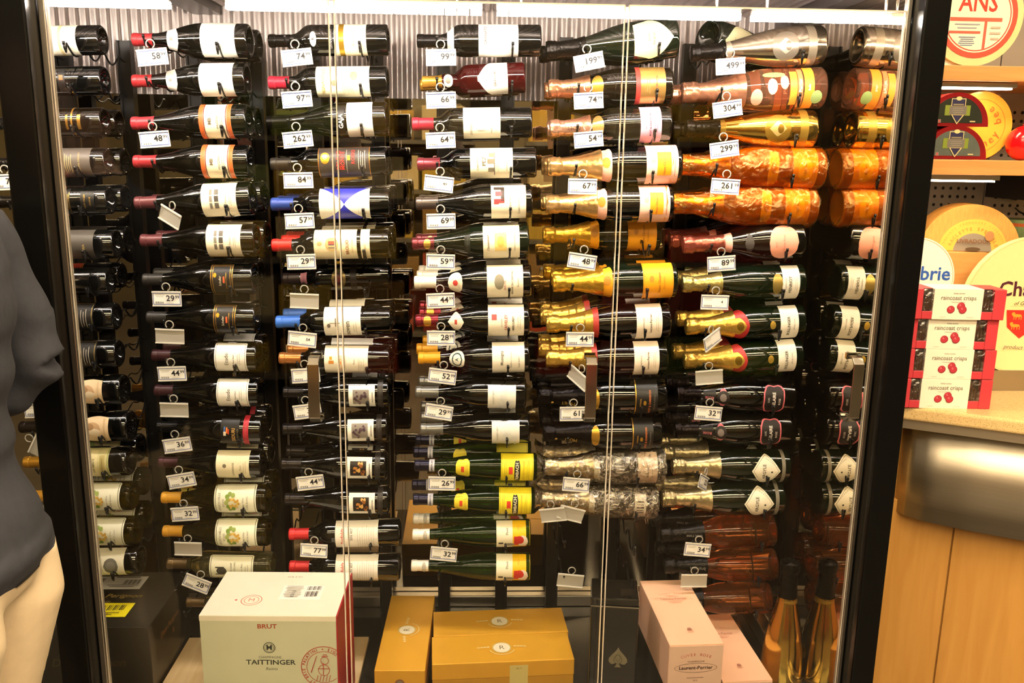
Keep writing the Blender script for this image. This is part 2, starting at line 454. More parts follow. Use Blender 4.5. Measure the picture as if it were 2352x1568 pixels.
# ------------------------------------------------------------------ bottles
# outer profiles: (z, r) from the heel to the mouth
KIND = {
 'bord': [(0.0,.034),(.004,.0375),(.19,.0378),(.203,.0362),(.213,.031),(.222,.0235),(.231,.0175),(.242,.0150),(.252,.0145),(.283,.0142),(.284,.0155),(.297,.0155),(.30,.0140)],
 'burg': [(0.0,.038),(.005,.0415),(.118,.0418),(.135,.0405),(.155,.0362),(.175,.0305),(.195,.0248),(.215,.0198),(.232,.0165),(.248,.0150),(.279,.0142),(.280,.0155),(.292,.0155),(.295,.0140)],
 'cham': [(0.0,.040),(.005,.0438),(.125,.0440),(.145,.0425),(.168,.0378),(.19,.0318),(.212,.0258),(.233,.0210),(.252,.0180),(.27,.0165),(.285,.0165),(.30,.0165),(.305,.0150)],
 'flute': [(0.0,.034),(.005,.0375),(.105,.0378),(.135,.0365),(.165,.0325),(.195,.0272),(.225,.0218),(.252,.0175),(.275,.0150),(.314,.0140),(.315,.0152),(.327,.0152),(.33,.0138)],
 'port': [(0.0,.038),(.004,.0408),(.150,.0410),(.163,.0395),(.174,.0330),(.183,.0225),(.190,.0175),(.200,.0185),(.212,.0195),(.224,.0180),(.236,.0150),(.262,.0145),(.263,.0155),(.277,.0155),(.28,.0140)],
 'ace': [(0.0,.044),(.006,.0485),(.05,.0495),(.09,.0490),(.125,.0460),(.16,.0395),(.195,.0312),(.225,.0242),(.252,.0195),(.275,.0170),(.30,.0165),(.325,.0165),(.332,.0150)],
 'dom': [(0.0,.043),(.006,.0468),(.06,.0478),(.095,.0478),(.125,.0455),(.155,.0398),(.185,.0318),(.21,.0250),(.235,.0200),(.258,.0172),(.285,.0160),(.31,.0160),(.318,.0145)],
 'round': [(0.0,.043),(.006,.0470),(.07,.0478),(.095,.0465),(.12,.0405),(.145,.0312),(.168,.0232),(.188,.0182),(.21,.0160),(.24,.0155),(.275,.0155),(.28,.0142)],
}
def Lof(k): return KIND[k][-1][0]
def rad(k, z):
    pr = KIND[k]
    if z <= pr[0][0]: return pr[0][1]
    for (z0, r0), (z1, r1) in zip(pr, pr[1:]):
        if z <= z1: return r0 + (r1 - r0) * (z - z0) / max(1e-9, z1 - z0)
    return pr[-1][1]
_BODY = {}
def body_mesh(k, g):
    if (k, g) not in _BODY:
        b = MB(); pr = KIND[k]; r0 = pr[0][1]
        prof = [(0.0005, .024), (r0 * .45, .019), (r0 * .72, .008), (r0 * .86, .0012)] + [(r0, 0.0)] + [(r, z) for z, r in pr[1:]] + [(.0005, pr[-1][0])]
        b.lathe(prof, G[g], 36); _BODY[(k, g)] = b.mesh('glass_body')
    return _BODY[(k, g)]
_CAP = {}
def cap_mesh(k, col, f0, style):
    key = (k, col, round(f0, 3), style)
    if key in _CAP: return _CAP[key]
    L = Lof(k); z0 = f0 * L; b = MB(); n = 32
    if style == 'foil': m = mat('foil_' + col[1:], col, .3, .85, .12, 90, bump=.35)
    elif style == 'metal': m = mat('capmetal_' + col[1:], col, .28, .6, .05, 30)
    else: m = mat('capsule_' + col[1:], col, .38, .15, .04, 40)
    zs = sorted(set([z0, L * .999] + [z for z, r in KIND[k] if z > z0 + .002] + [z0 + (L - z0) * i / 26 for i in range(27)]))
    rnd = random.Random(len(_CAP)); vs = []; fs = []
    for z in zs:
        t = (z - z0) / (L - z0)
        for i in range(n):
            a = 2 * PI * i / n; r = rad(k, z) + .0008
            if style == 'foil':
                r += .0008 + .0016 * rnd.random()
                if t > .76: r += .0016 + .0034 * abs(math.sin(a * 4)) * rnd.random()
            vs.append((r * math.cos(a), r * math.sin(a), z))
    for j in range(len(zs) - 1):
        for i in range(n):
            l = (i + 1) % n; fs.append((j*n+i, j*n+l, (j+1)*n+l, (j+1)*n+i))
    c = len(vs); vs.append((0, 0, L + .0012)); q = (len(zs) - 1) * n
    fs += [(q + i, q + (i + 1) % n, c) for i in range(n)]
    b.add(vs, fs, m, True); _CAP[key] = b.mesh('capsule')
    return _CAP[key]

def wfun(shape, t):
    s = abs(2 * t - 1)
    if shape == 'rect': return 1.0
    if shape == 'round': return 1.0 if .04 < t < .96 else .93
    if shape == 'oval': return math.sqrt(max(0.0, 1 - s * s))
    if shape == 'egg': return max(0.0, 1 - s ** 2.3) ** .5
    if shape == 'kite': return max(0.02, 1 - s ** 1.25)
    if shape == 'crest':
        q = (.62, .92, 1.0, .97, .92, .97, 1.0, .9, .45); x = min(7.999, max(0, t * 8)); i = int(x)
        return q[i] + (q[i+1] - q[i]) * (x - i)
    if shape == 'dom': return min(1.0, math.sin(min(1.0, t / .62) * PI / 2)) * (1 if t < .62 else 1 - .28 * ((t - .62) / .38) ** .7)
    if shape == 'bib': return 1.0 if t < .55 else max(.12, 1 - (t - .55) * 2.1)
    if shape == 'point': return min(1.0, .25 + t * 1.9)
    if shape == 'sheath': return 1.0 if t > .45 else (t / .45) ** .7
    if shape == 'medal': return math.sqrt(max(0.0, 1 - (max(0, t - .3) / .7) ** 2)) if t > .3 else 1 - .12 * (1 - t / .3)
    return 1.0

class Wrap:
    """prints on a bottle: u in [-1, 1] of the half width, v in [0, 1] from base edge to neck edge"""
    def __init__(self, k, f0, f1, deg):
        self.k = k; L = Lof(k); self.z0 = f0 * L; self.h = (f1 - f0) * L; self.a = math.radians(deg)
        self.R = rad(k, self.z0 + self.h * .4); self.off = .0009; self.mb = MB()
    def pt(self, u, v, off=None):
        z = self.z0 + v * self.h; r = rad(self.k, z) + (self.off if off is None else off); a = u * self.a
        return (r * math.sin(a), -r * math.cos(a), z)
    def grid(self, fu0, fu1, v0, v1, m, nu=None, nv=None, off=None, mb=None):
        nv = nv or max(1, int(abs(v1 - v0) * self.h / .004)); vs = []; fs = []
        nu = nu or 10
        for j in range(nv + 1):
            v = v0 + (v1 - v0) * j / nv; a, c = fu0(v), fu1(v)
            for i in range(nu + 1): vs.append(self.pt(a + (c - a) * i / nu, v, off))
        for j in range(nv):
            for i in range(nu):
                q = j * (nu + 1) + i; fs.append((q, q + 1, q + nu + 2, q + nu + 1))
        (mb or self.mb).add(vs, fs, m, True)
    def sheet(self, shape, m, name):
        b = MB(); L = 1.0
        self.grid(lambda v: -wfun(shape, v), lambda v: wfun(shape, v), 0, 1, m, 18, 16 if shape == 'rect' else 24, .0005, b)
        return b.mesh(name)
    def op(self, o):
        self.off += .00012; c = o[0]
        if c == 't' or c == 'a' or c == 'T':
            _, s, u, v, size, col = o[:6]; V, Fc = (bold2d(s) if c == 'T' else text2d(s)); size *= .00135
            tw = max(x for x, y in V) - min(x for x, y in V)
            if c != 'a': size = min(size, 1.4 * self.a * self.R * (1 - abs(u) * .6) / tw)
            du = 1.0 / (self.a * self.R); dv = 1.0 / self.h
            if c == 'a': pts = [self.pt(u - y * size * du, v + x * size * dv) for x, y in V]
            else: pts = [self.pt(u + x * size * du, v + y * size * dv) for x, y in V]
            self.mb.add(pts, Fc, anyink(col))
        elif c == 'b':
            _, u0, u1, v0, v1, col = o; self.grid(lambda v: u0, lambda v: u1, v0, v1, anyink(col), max(1, int((u1 - u0) * 9)))
        elif c == 'e':
            _, u, v, ru, rv, col = o
            self.grid(lambda t: u - ru * math.sqrt(max(0, 1 - ((t - v) / rv) ** 2)), lambda t: u + ru * math.sqrt(max(0, 1 - ((t - v) / rv) ** 2)), v - rv, v + rv, anyink(col), 6, 10)
        elif c == 'ln':
            _, u0, u1, v0, v1, n, col = o; h = (v1 - v0) / n
            for i in range(n):
                w = (u1 - u0) * (.62 + .38 * ((i * 7 + 3) % 5) / 5); m = (u0 + u1) / 2
                self.grid(lambda v: m - w/2, lambda v: m + w/2, v0 + h * (i + .36), v0 + h * (i + .64), rawink(col), max(2, int(w * 6)), 1)
        elif c == 'fr':
            _, g, w, col = o; wu = w * self.h / (self.a * self.R); gu = g * self.h / (self.a * self.R)
            for u0, u1, v0, v1 in ((-1+gu, 1-gu, g, g+w), (-1+gu, 1-gu, 1-g-w, 1-g), (-1+gu, -1+gu+wu, g, 1-g), (1-gu-wu, 1-gu, g, 1-g)):
                self.grid(lambda v: u0, lambda v: u1, v0, v1, anyink(col), max(1, int((u1 - u0) * 9)))
        elif c == 'bow':
            _, col = o
            self.grid(lambda v: -min(1, abs(2*v-1) ** .8 * 1.0), lambda v: min(1, abs(2*v-1) ** .8 * 1.0), 0, 1, anyink(col), 12, 30)
        elif c == 'sh':
            _, shape, u, v, ru, rv, col = o
            self.grid(lambda t: u - ru * wfun(shape, (t - v + rv) / (2*rv)), lambda t: u + ru * wfun(shape, (t - v + rv) / (2*rv)), v - rv, v + rv, anyink(col), 8, 14)

W_, K_ = '#f4f0e6', '#171412'
GR, GD = '#8a857c', '*#b8912f'
def D(k, g, cap, labs=(), extra=None): return dict(k=k, g=g, cap=cap, labs=labs, extra=extra)
def Lb(name, shape, f0, f1, deg, col, ops=()): return (name, shape, f0, f1, deg, col, ops)
_rg = random.Random(4)
GRAPES = [('e', u_, v_, .11, .05, c_) for u_, v_, c_ in ((.42, .62, '#8aa04c'), (.30, .68, '#7d9a3c'), (.16, .66, '#93a858'), (-.18, .66, '#7d9a3c'), (-.34, .62, '#8aa04c'), (-.30, .54, '#6d8a34'), (.02, .70, '#a8b468'), (.36, .54, '#9aac58'))]
GRAPES += [('e', _rg.uniform(-.26, .30) * (1 - j_ * .045), .62 - j_ * .022, .055, .026, _rg.choice(('#d8b050', '#c99c40', '#e0c068', '#c0a048'))) for j_ in range(11) for _k in range(2)]
def blots(seed, u0, u1, v0, v1, cols, n, ru, rv):
    r = random.Random(seed)
    return [('e', r.uniform(u0, u1), r.uniform(v0, v1), ru * r.uniform(.5, 1.2), rv * r.uniform(.5, 1.2), r.choice(cols)) for _ in range(n)]
DES = {
 # column of burgundy and pinot bottles
 'shieldwhite': D('burg','dark',('#a52a2e',.823,'c'),(Lb('label','rect',.10,.39,80,W_,(('t','Domaine',0,.62,5,'#b9b4aa'),('ln',-.35,.3,.25,.5,5,'#cfcac0'))),Lb('neck_label','point',.585,.69,80,W_,(('e',0,.6,.12,.16,'#dcd6ca'),)))),
 'orangeborder': D('burg','dark',('#b0323a',.80,'c'),(Lb('label','rect',.125,.394,80,'#f3e6c8',(('b',-1,1,0,.13,'#c8602c'),('b',-1,1,.87,1,'#c8602c'),('b',-1,1,.14,.17,'#7a2a18'),('b',-1,1,.83,.86,'#7a2a18'),('T','MB',.0,.66,9,'#9a8a72'),('t','MAZZINI',-.05,.42,6,'#8a7a62'),('ln',-.3,.3,.24,.36,2,'#a89a80'))),)),
 'greysquares': D('burg','dark',('#5a2c30',.807,'c'),(Lb('label','rect',.114,.406,78,'#efe6d0',(('b',.25,.5,.5,.62,'#8a8278'),('b',-.05,.2,.5,.62,'#6f675e'),('b',-.35,-.1,.5,.62,'#9a9286'),('b',.25,.5,.68,.76,'#b7ae9e'),('b',-.05,.2,.68,.76,'#c9c0ae'),('b',-.35,-.1,.68,.76,'#b7ae9e'),('t','Saint Vincent',-.1,.3,5,'#8a8072'),('ln',-.3,.3,.12,.22,2,'#b0a692'))),)),
 'blackgold': D('burg','dark',('#2c2a28',.817,'c'),(Lb('label','rect',.165,.37,70,'#1a1715',(('fr',.03,.025,'*#c8953c'),('fr',.12,.02,'*#c8953c'),('t','Schafer',0,.56,6.5,'#e8dcc0'),('e',.3,.78,.12,.07,'*#d8a030'),('b',-.1,.22,.36,.44,'#c85a30'),('ln',-.5,.5,.26,.34,1,'*#c8953c'))),)),
 'etude': D('burg','dark',('#3a1a20',.82,'c'),(Lb('label','round',.09,.385,72,'#f2f0ea',(('fr',.04,.012,'#b8b2a6'),('t','Etude',0,.62,11,'#77716a'),('t','Pinot Noir',0,.40,4.5,'#8a847a'),('ln',-.4,.4,.18,.3,2,'#bdb7ab'))),)),
 'siduri': D('burg','dark',('#0e0c0c',.80,'metal'),(Lb('red_band','rect',.115,.165,85,'#b8283a',(('t','WILLAMETTE VALLEY',0,.5,3.6,'#e8b8b0'),)),Lb('label','rect',.20,.37,62,'#0b0a0a',(('T','SIDURI',-.1,.30,9.5,'#c9a05a'),('t','PINOT NOIR',0,.08,3.4,'#d8c8a8'),('b',.0,.35,.62,.70,'#e8782c'),('b',.1,.4,.74,.82,'#3f68b0'),('b',-.15,.1,.70,.84,'#f0e0c8'),('b',-.05,.25,.54,.60,'#d8452c'))),)),
 'creamplain': D('burg','dark',('#43222c',.81,'metal'),(Lb('label','rect',.108,.42,78,'#efe6c4',(('t','HARMONIE',-.1,.48,6,'#b7a988'),('e',.1,.74,.1,.06,'#cbbd98'),('t','Pinot',0,.26,5,'#b7a988'),('ln',-.4,.4,.08,.2,2,'#cdbf9c'))),)),
 'grapes': D('burg','olive',('#d39a2c',.81,'c'),(Lb('label','round',.09,.478,80,'#f3f2dc',(('fr',.03,.014,'#8fa068'),('t','GRGICH HILLS',0,.87,6.4,'#8a8a70'),('t','ESTATE',0,.77,5,'#8a8a70'),*GRAPES,('t','Napa Valley',0,.30,4.5,'#9a9a80'),('t','FUME BLANC',0,.2,4.6,'#a8a88c'),('b',-.7,-.6,.05,.12,'#c86a5a'))),)),
 'stag': D('bord','pale',('#6a5636',.81,'metal'),(Lb('label','round',.163,.573,68,'#ecead0',(('fr',.03,.012,'#9a9a80'),('e',-.05,.72,.25,.12,'#6f6c5e'),('b',-.32,-.24,.66,.86,'#6f6c5e'),('b',.14,.22,.66,.86,'#6f6c5e'),('t','STAG\'S LEAP',0,.50,5.4,'#6f6c5e'),('t','WINE CELLARS',0,.42,5,'#6f6c5e'),('t','Sauvignon Blanc',0,.26,4.4,'#8a8770'),('ln',-.4,.4,.1,.2,2,'#b4b198'))),)),
 # second column
 'goldband': D('bord','dark',('#100e0d',.82,'metal'),(Lb('label','rect',.176,.44,82,'#f1e6cc',(('b',-1,1,.70,.86,'*#c49a30'),('t','Rubicon',0,.4,8,'#b9a070'),('ln',-.4,.4,.1,.25,2,'#cbb98e'))),Lb('neck_label','oval',.585,.64,28,'#d8d0c4',(('T','R',0,.5,8,'#2a2624'),)),Lb('name_strip','rect',.45,.485,60,'#131110',(('T','GRANDIOSO',0,.5,6,'#d8d0c4'),)))),
 'sundot': D('bord','dark',('#b8243a',.823,'c'),(Lb('label','rect',.146,.589,76,'#f1eccb',(('T','TIGNANELLO',.0,.86,9.5,'#b9a24c'),('e',.25,.29,.22,.075,'#cf8a68'),('e',-.1,.66,.14,.05,'#cfc49a'),('ln',-.75,-.05,.30,.52,7,'#c2ba92'))),)),
 'gaja': D('burg','dark',('#0d0c0b',.80,'metal'),(Lb('label','round',.113,.324,76,'#f2efe9',(('ln',-.5,.3,.3,.6,4,'#c9c4ba'),)),Lb('name_strip','rect',.34,.40,50,'#0a0908',(('T','GAJA',-.1,.5,11,'#f0ece4'),)))),
 'redscript': D('bord','dark',('#2a2622',.82,'c'),(Lb('label','rect',.138,.58,76,'#3a332e',(('fr',.008,.012,'*#c8822c'),('e',.25,.86,.3,.09,'*#d89a34'),('e',.3,.86,.14,.05,'*#f0d070'),('T','BRUNO',.15,.60,11,'#c8342c'),('T','MONTE',.1,.52,10,'#c8342c'),('b',-.6,.7,.44,.455,'#d8d0c0'),('T','ROSSO',.3,.32,9,'#c8342c'),('b',.1,.35,.38,.43,'*#d8a030'),('ln',-.4,.7,.08,.24,4,'#b0a89a'))),)),
 'hourglass': D('bord','dark',('#2c4596',.81,'c'),(Lb('label','rect',.166,.583,78,'#2a2fa8',(('bow','#f3efe6'),('ln',-.3,.3,.86,.94,2,'#b8b2c0'),('ln',-.5,.3,.08,.24,4,'#c8c2c4'))),)),
 'brolio': D('bord','dark',('#cf2a26',.83,'c'),(Lb('label','rect',.271,.629,78,'#f1e4bd',(('e',.05,.58,.34,.16,'#cbb078'),('b',-.12,.06,.52,.66,'#5a6a9a'),('b',.06,.22,.52,.66,'#b8503c'),('T','BROLIO',-.1,.22,8,'#9a5a3c'),('t','CHIANTI CLASSICO',0,.10,3.4,'#b08a58'),('e',.1,.86,.1,.06,'#cbb078'))),Lb('lower_label','rect',.163,.239,78,'#f0e3bc',(('t','2010',-.1,.5,5,'#a8946a'),)))),
 'badge': D('bord','dark',('#2a1e1e',.84,'c'),(Lb('neck_label','rect',.77,.83,80,'#a8707c',(('t','DOCG',0,.5,4,'#5a3038'),)),Lb('badge','oval',.40,.53,45,'*#8a7a52',(('e',0,.5,.6,.32,'#3a1416'),('e',0,.5,.3,.18,'#5a2420'))),Lb('band','rect',.30,.36,80,'#1a1210',()))),
 'noven': D('bord','dark',('#3d74d8',.787,'c'),(Lb('label','rect',.255,.571,82,'#f3efe3',(('T','noven',-.3,.36,13,'#a89a84'),('b',.0,.03,.56,.84,'#c2a890'),('b',-.15,.25,.66,.69,'#c2a890'),('e',-.1,.86,.1,.05,'#b4a692'),('ln',-.6,.1,.1,.22,2,'#ccc4b4'))),)),
 'copper': D('bord','dark',('#c07c46',.80,'metal'),(Lb('label','rect',.19,.577,82,'#f4eedd',(('T','PALOMERO',-.1,.62,6.5,'#cf8a3c'),('t','GRAN RESERVA',-.05,.52,4,'#b89a70'),('b',.1,.26,.82,.88,'#d8a030'),('b',-.1,.06,.78,.90,'#cf8a3c'),('t','Rioja',.0,.32,5,'#8f8676'),('ln',-.6,.2,.08,.24,4,'#c9c0b0'))),)),
 'sepiapic': D('burg','dark',('#1f1b1a',.806,'metal'),(Lb('label','rect',.128,.371,47,'#f0efe6',(('b',-.62,.62,.22,.84,'#e3d6c8'),*blots(11,-.45,.45,.30,.76,('#8a6a78','#6f5566','#a88a92','#c8b4b0','#74505c'),22,.14,.06),('ln',-.5,.5,.02,.16,1,'#8f8a84'))),Lb('band','rect',.052,.104,75,'#26221f',(('t','CENTRAL OTAGO PINOT NOIR',0,.5,3,'#8f857a'),)))),
 'brownpic': D('burg','dark',('#2a2523',.806,'metal'),(Lb('label','rect',.128,.371,47,'#f2f0e6',(('b',-.62,.62,.22,.84,'#1c1008'),*blots(12,-.42,.42,.32,.70,('#b87a34','#d8a860','#8a5424','#5a3014','#c89048','#2a180c'),20,.15,.055),('ln',-.5,.5,.02,.16,1,'#8f8a84'))),Lb('band','rect',.052,.104,75,'#26221f',(('t','SINGLE VINEYARD',0,.5,3,'#8f857a'),)))),
 'bin': D('bord','dark',('#cc2a2e',.82,'c'),(Lb('label','rect',.19,.57,82,'#f1ece2',(('T','Penfolds',.1,.83,9.5,'#c8343c'),('t','BIN 407',.2,.62,7,'#8a8078'),('ln',-.9,.7,.08,.50,8,'#d4cec2'))),)),
 # third column
 'granato': D('bord','dark',('#161313',.83,'metal'),(Lb('neck_label','rect',.70,.755,70,'#efeae0',()),Lb('label','rect',.186,.504,82,'#f3efe6',(('T','GRANATO',.2,.82,7,'#9a8a70'),('t','VIGNETI DOLOMITI',.3,.6,3.4,'#b4ac9c'),('t','ROSSO',.3,.5,3.4,'#b4ac9c'),('t','Foradori',-.3,.16,4.4,'#8a8478')))),),
 'port': D('port','port',('#c8983c',.806,'metal'),(Lb('label','bib',.17,.46,84,'#efe6d6',(('T','GRAHAM\'S',0,.42,7,'#a08a72'),('t','SIX GRAPES',0,.26,4,'#b4a48e'),('b',.0,.3,.08,.18,'#d8b88a'))),Lb('neck_label','oval',.70,.79,60,'#f0e9da',(('e',0,.5,.4,.3,'#cfc2ac'),)))),
 'ivoryred': D('bord','dark',('#b82840',.82,'c'),(Lb('label','rect',.265,.572,80,'#f2ecd8',(('t','CHATEAU',-.3,.78,5.6,'#b4a88c'),('t','GRAND CRU CLASSE',-.1,.24,3.4,'#b4a88c'),('b',-.35,.35,.40,.62,'#e4dcc2'))),)),
 'pez': D('bord','dark',('#9e4450',.81,'metal'),(Lb('label','rect',.20,.555,80,'#f1eacf',(('t','CHATEAU',0,.82,5.6,'#8f8468'),('T','PEZ',.1,.67,10,'#8f8468'),('b',-.6,.6,.42,.44,'#b0a684'),('b',-.4,-.2,.44,.58,'#bdb392'),('b',.0,.2,.44,.60,'#bdb392'),('b',.3,.5,.44,.56,'#bdb392'),('ln',-.5,.5,.32,.40,2,'#c4ba98'),('t','SAINT-ESTEPHE',0,.14,4,'#9f9474'))),)),
 'redletter': D('burg','dark',('#5f5550',.81,'metal'),(Lb('label','rect',.057,.355,80,'#f4eedb',(('b',-1,1,.0,.012,'#c8a878'),('b',-.05,.12,.78,.92,'#b8323a'),('b',.0,.75,.62,.72,'#5a4a44'),('b',.0,.16,.62,.92,'#8a3034'),('b',.6,.76,.62,.92,'#5a4a44'),('b',.3,.5,.70,.88,'#b8323a'),('t','La Bernardine',-.1,.46,7,'#6f665a'),('t','CHAPOUTIER',-.15,.2,5,'#7a7164'))),)),
 'yellowsquare': D('burg','darkgreen',('#6e2c34',.81,'metal'),(Lb('cap_seal','oval',.84,.90,50,'*#c8a04c',()),Lb('label','rect',.082,.392,80,'#f3ead0',(('b',-.35,.45,.36,.68,'#ecd07c'),('e',.05,.52,.24,.10,'#d8b45a'),('T','Chateauneuf',0,.86,5.6,'#a89876'),('t','Chateau La Nerthe',0,.14,4.2,'#a89876'))),Lb('embossing','rect',.50,.55,36,'#1c211a',(('T','La Nerthe',0,.5,7,'#6f756a'),)))),
 'whitecap': D('burg','dark',('#efe8d6',.81,'c'),(Lb('neck_label','oval',.585,.71,66,'#f0e6cc',(('e',0,.5,.24,.18,'#b83a34'),('ln',-.5,.4,.2,.34,2,'#b0a284'))),Lb('label','rect',.071,.378,78,'#f2ead2',(('e',.05,.66,.34,.14,'#e0d4b2'),('t','BEAUNE',-.1,.50,5,'#a84a40'),('T','BEAUNE DU CHATEAU',0,.30,4.6,'#9a8e74'),('t','Bouchard',0,.14,4,'#b0a488'))),)),
 'redcrest': D('burg','dark',('#7a1f2c',.80,'metal'),(Lb('cap_seal','oval',.86,.93,60,'*#c89a44',()),Lb('neck_label','kite',.575,.715,66,'#f1e8d4',(('b',-.2,.2,.42,.58,'#b84a3c'),)),Lb('label','rect',.05,.363,78,'#f2ead6',(('b',.12,.38,.76,.90,'#b04a48'),('t','DOMAINE',0,.62,3.4,'#b08a80'),('T','FAIVELEY',0,.50,7.4,'#b0504c'),('T','MERCUREY',-.05,.30,5.6,'#8a8070'),('ln',-.4,.4,.08,.2,2,'#c9c0aa'))),)),
 'tealring': D('burg','dark',('#e2a224',.80,'c'),(Lb('neck_label','oval',.58,.72,56,'#f2efe4',(('e',0,.5,.72,.34,'#2f6a68'),('e',0,.5,.58,.27,'#f2efe4'),('T','A',0,.5,9,'#2f6a68'))),Lb('label','rect',.046,.335,80,'#f1ecde',(('T','Mussigny',.1,.70,8,'#a8a090'),('t','Appellation Controlee',0,.42,3.6,'#b8b0a0'),('t','Louis Jadot',-.1,.18,5,'#a8a090'))),)),
 'greywash': D('burg','dark',('#7c7c78',.79,'metal'),(Lb('label','rect',.093,.345,52,'#ecebe4',(*blots(13,-.7,.6,.18,.62,('#e0e2e0','#dddfde','#e4e5e2'),16,.26,.10),*blots(14,-.75,-.2,.14,.5,('#dcdedd','#d8dcde','#dde0e0'),9,.2,.10),('t','CLOUDY BAY',.1,.8,4.4,'#9a988e'))),)),
 'yellowflute': D('flute','green',('#1c1c30',.88,'metal'),(Lb('cap_band','rect',.835,.878,170,'#c9c9d2',(('T','TRIMBACH',0,.5,5,'#2a2a48'),)),Lb('neck_label','crest',.548,.66,62,'#ecd83a',(('b',-.3,.25,.4,.62,'#d84a2c'),('ln',-.6,.6,.1,.3,2,'#c0a020'))),Lb('label','rect',.03,.294,86,'#f0e02c',(('fr',.03,.012,'#c0a41c'),('sh','crest',-.1,.50,.62,.09,'#1c1814'),('T','TRIMBACH',-.1,.50,8.5,'#f4ecc8'),('b',-.15,.2,.64,.76,'#d8402c'),('t','GEWURZTRAMINER',0,.30,4.6,'#c08a28'),('ln',-.6,.6,.12,.22,2,'#cbb026'),('ln',-.6,.6,.82,.92,2,'#cbb026'))),)),
 'redjacket': D('flute','green',('#efece2',.855,'c'),(Lb('cap_mark','oval',.875,.91,60,'#b8b4a8',()),Lb('label','rect',.008,.29,86,'#f2c416',(('b',-1,1,.52,1,'#f1ecd2'),('T','Pinot',.35,.68,7,'#a8a48e'),('t','TRIO',.5,.34,5,'#c8902c'),('e',-.18,.22,.32,.16,'#ecdccc'),('b',-.4,.1,.34,.48,'#c8342c'),('e',-.1,.32,.22,.14,'#c8342c'),('e',-.35,.62,.1,.16,'#ded6c2'),('b',-.3,-.2,.80,.94,'#4a443c'))),)),
 # champagne column
 'moonshield': D('dom','darkgreen',('#1f1c1a',.70,'foil'),(Lb('label','dom',.046,.345,66,'#e9e0b0',(('T','Dom',.05,.62,6,'#a89c68'),('T','Perignon',0,.50,6,'#a89c68'),('t','Vintage 2004',0,.3,3.6,'#b8ac78'))),)),
 'rosegoldfoil': D('cham','brown',('#d99a72',.667,'foil'),(Lb('foil_print','rect',.70,.94,70,'#d99a72',(('a','MOET',-.05,.45,9,'#5a3a2c'),)),Lb('neck_seal','oval',.565,.66,52,'*#d8b04a',()),Lb('label','rect',.066,.306,80,'*#cfa45c',(('b',-1,1,.84,1,'#b8342c'),('T','ROSE IMPERIAL',0,.3,5,'#7a4a34'),('ln',-.4,.4,.5,.66,2,'#a87a44'))),)),
 'pinklabel': D('cham','dark',('#e6b49c',.667,'foil'),(Lb('foil_print','rect',.70,.94,70,'#e4b8a4',(('a','MOET',-.05,.45,9,'#7a4a44'),)),Lb('neck_seal','oval',.565,.66,52,'*#d8b870',()),Lb('label','rect',.094,.267,80,'#f1a9bc',(('T','MOET & CHANDON',0,.52,4.8,'#8a4a68'),('t','NECTAR',0,.72,4,'#a8607c'),('ln',-.4,.4,.15,.35,2,'#c87a96'))),)),
 'pinkorange': D('cham','dark',('#dcb478',.60,'foil'),(Lb('neck_label','crest',.528,.614,78,'#f2b8a2',(('e',.15,.5,.24,.36,'#c88a2c'),)),Lb('label','rect',.035,.274,82,'#f6c6b4',(('b',-.38,.48,.22,.66,'#f29a1c'),('T','Veuve Clicquot',0,.44,5.4,'#a8582c'),('ln',-.5,.5,.06,.16,1,'#c88a78'),('e',.2,.78,.12,.08,'#d8988a'))),)),
 'yolk': D('cham','darkgreen',('#d8a93c',.60,'foil'),(Lb('neck_label','crest',.528,.614,78,'#f0a420',(('e',.15,.5,.24,.36,'#c8882c'),)),Lb('label','rect',.04,.285,82,'#f5a61c',(('T','Veuve Clicquot',0,.46,6.2,'#a8641c'),('t','PONSARDIN',0,.3,4,'#b8701c'),('e',.15,.72,.12,.08,'#c8801c'),('fr',.03,.01,'#d88a1c'))),)),
 'goldlp': D('cham','dark',('#d9b254',.585,'foil'),(Lb('foil_band','rect',.585,.63,170,'#a8342c',()),Lb('foil_print','rect',.66,.86,60,'#d8b25a',(('a','LP',0,.5,12,'#8a6a2c'),)),Lb('label','rect',.077,.284,80,'#f4e7d6',(('T','Laurent-Perrier',0,.44,5.6,'#8a7a6a'),('t','CHAMPAGNE',0,.72,3.6,'#b0a08e'),('ln',-.4,.4,.12,.26,2,'#c8bca8'))),)),
 'blackfoil': D('cham','dark',('#141112',.60,'foil'),(Lb('foil_print','rect',.66,.92,80,'#161314',(('a','MOET',-.35,.42,9,'#c8a44c'),('e',-.35,.9,.1,.05,'#c8a44c'))),Lb('neck_seal','oval',.53,.60,46,'*#c89a3c',()),Lb('label','rect',.08,.26,74,'#100e0d',(('b',-1,1,.93,.97,'*#c89a3c'),('T','MOET & CHANDON',-.1,.34,5,'#c8703c'),('t','NECTAR IMPERIAL',-.1,.14,3.6,'#b8a89a'),('t','IMPERIAL',-.1,.74,4,'#b8883c'),('e',-.1,.56,.1,.07,'*#c89a3c'))),)),
 'crinkle': D('cham','clear',('#cdbb92',.60,'foil'),(Lb('neck_label','oval',.55,.61,50,'#e9e2cf',()),Lb('label','rect',.073,.237,70,'#efdccb',(('T','BILLECART',0,.5,5,'#b8a498'),('ln',-.4,.4,.2,.34,1,'#c8b8a8')))),'wrapclear'),
 'crinklebar': D('cham','clear',('#cdbb92',.60,'foil'),(Lb('neck_label','oval',.55,.61,50,'#e9e2cf',()),Lb('back_label','rect',.11,.21,46,'#efeae0',(('b',-.5,-.42,.2,.8,'#2a2624'),('b',-.3,-.24,.2,.8,'#2a2624'),('b',-.1,.02,.2,.8,'#2a2624'),('b',.15,.2,.2,.8,'#2a2624'),('b',.35,.45,.2,.8,'#2a2624')))),'wrapclear'),
 # prestige column
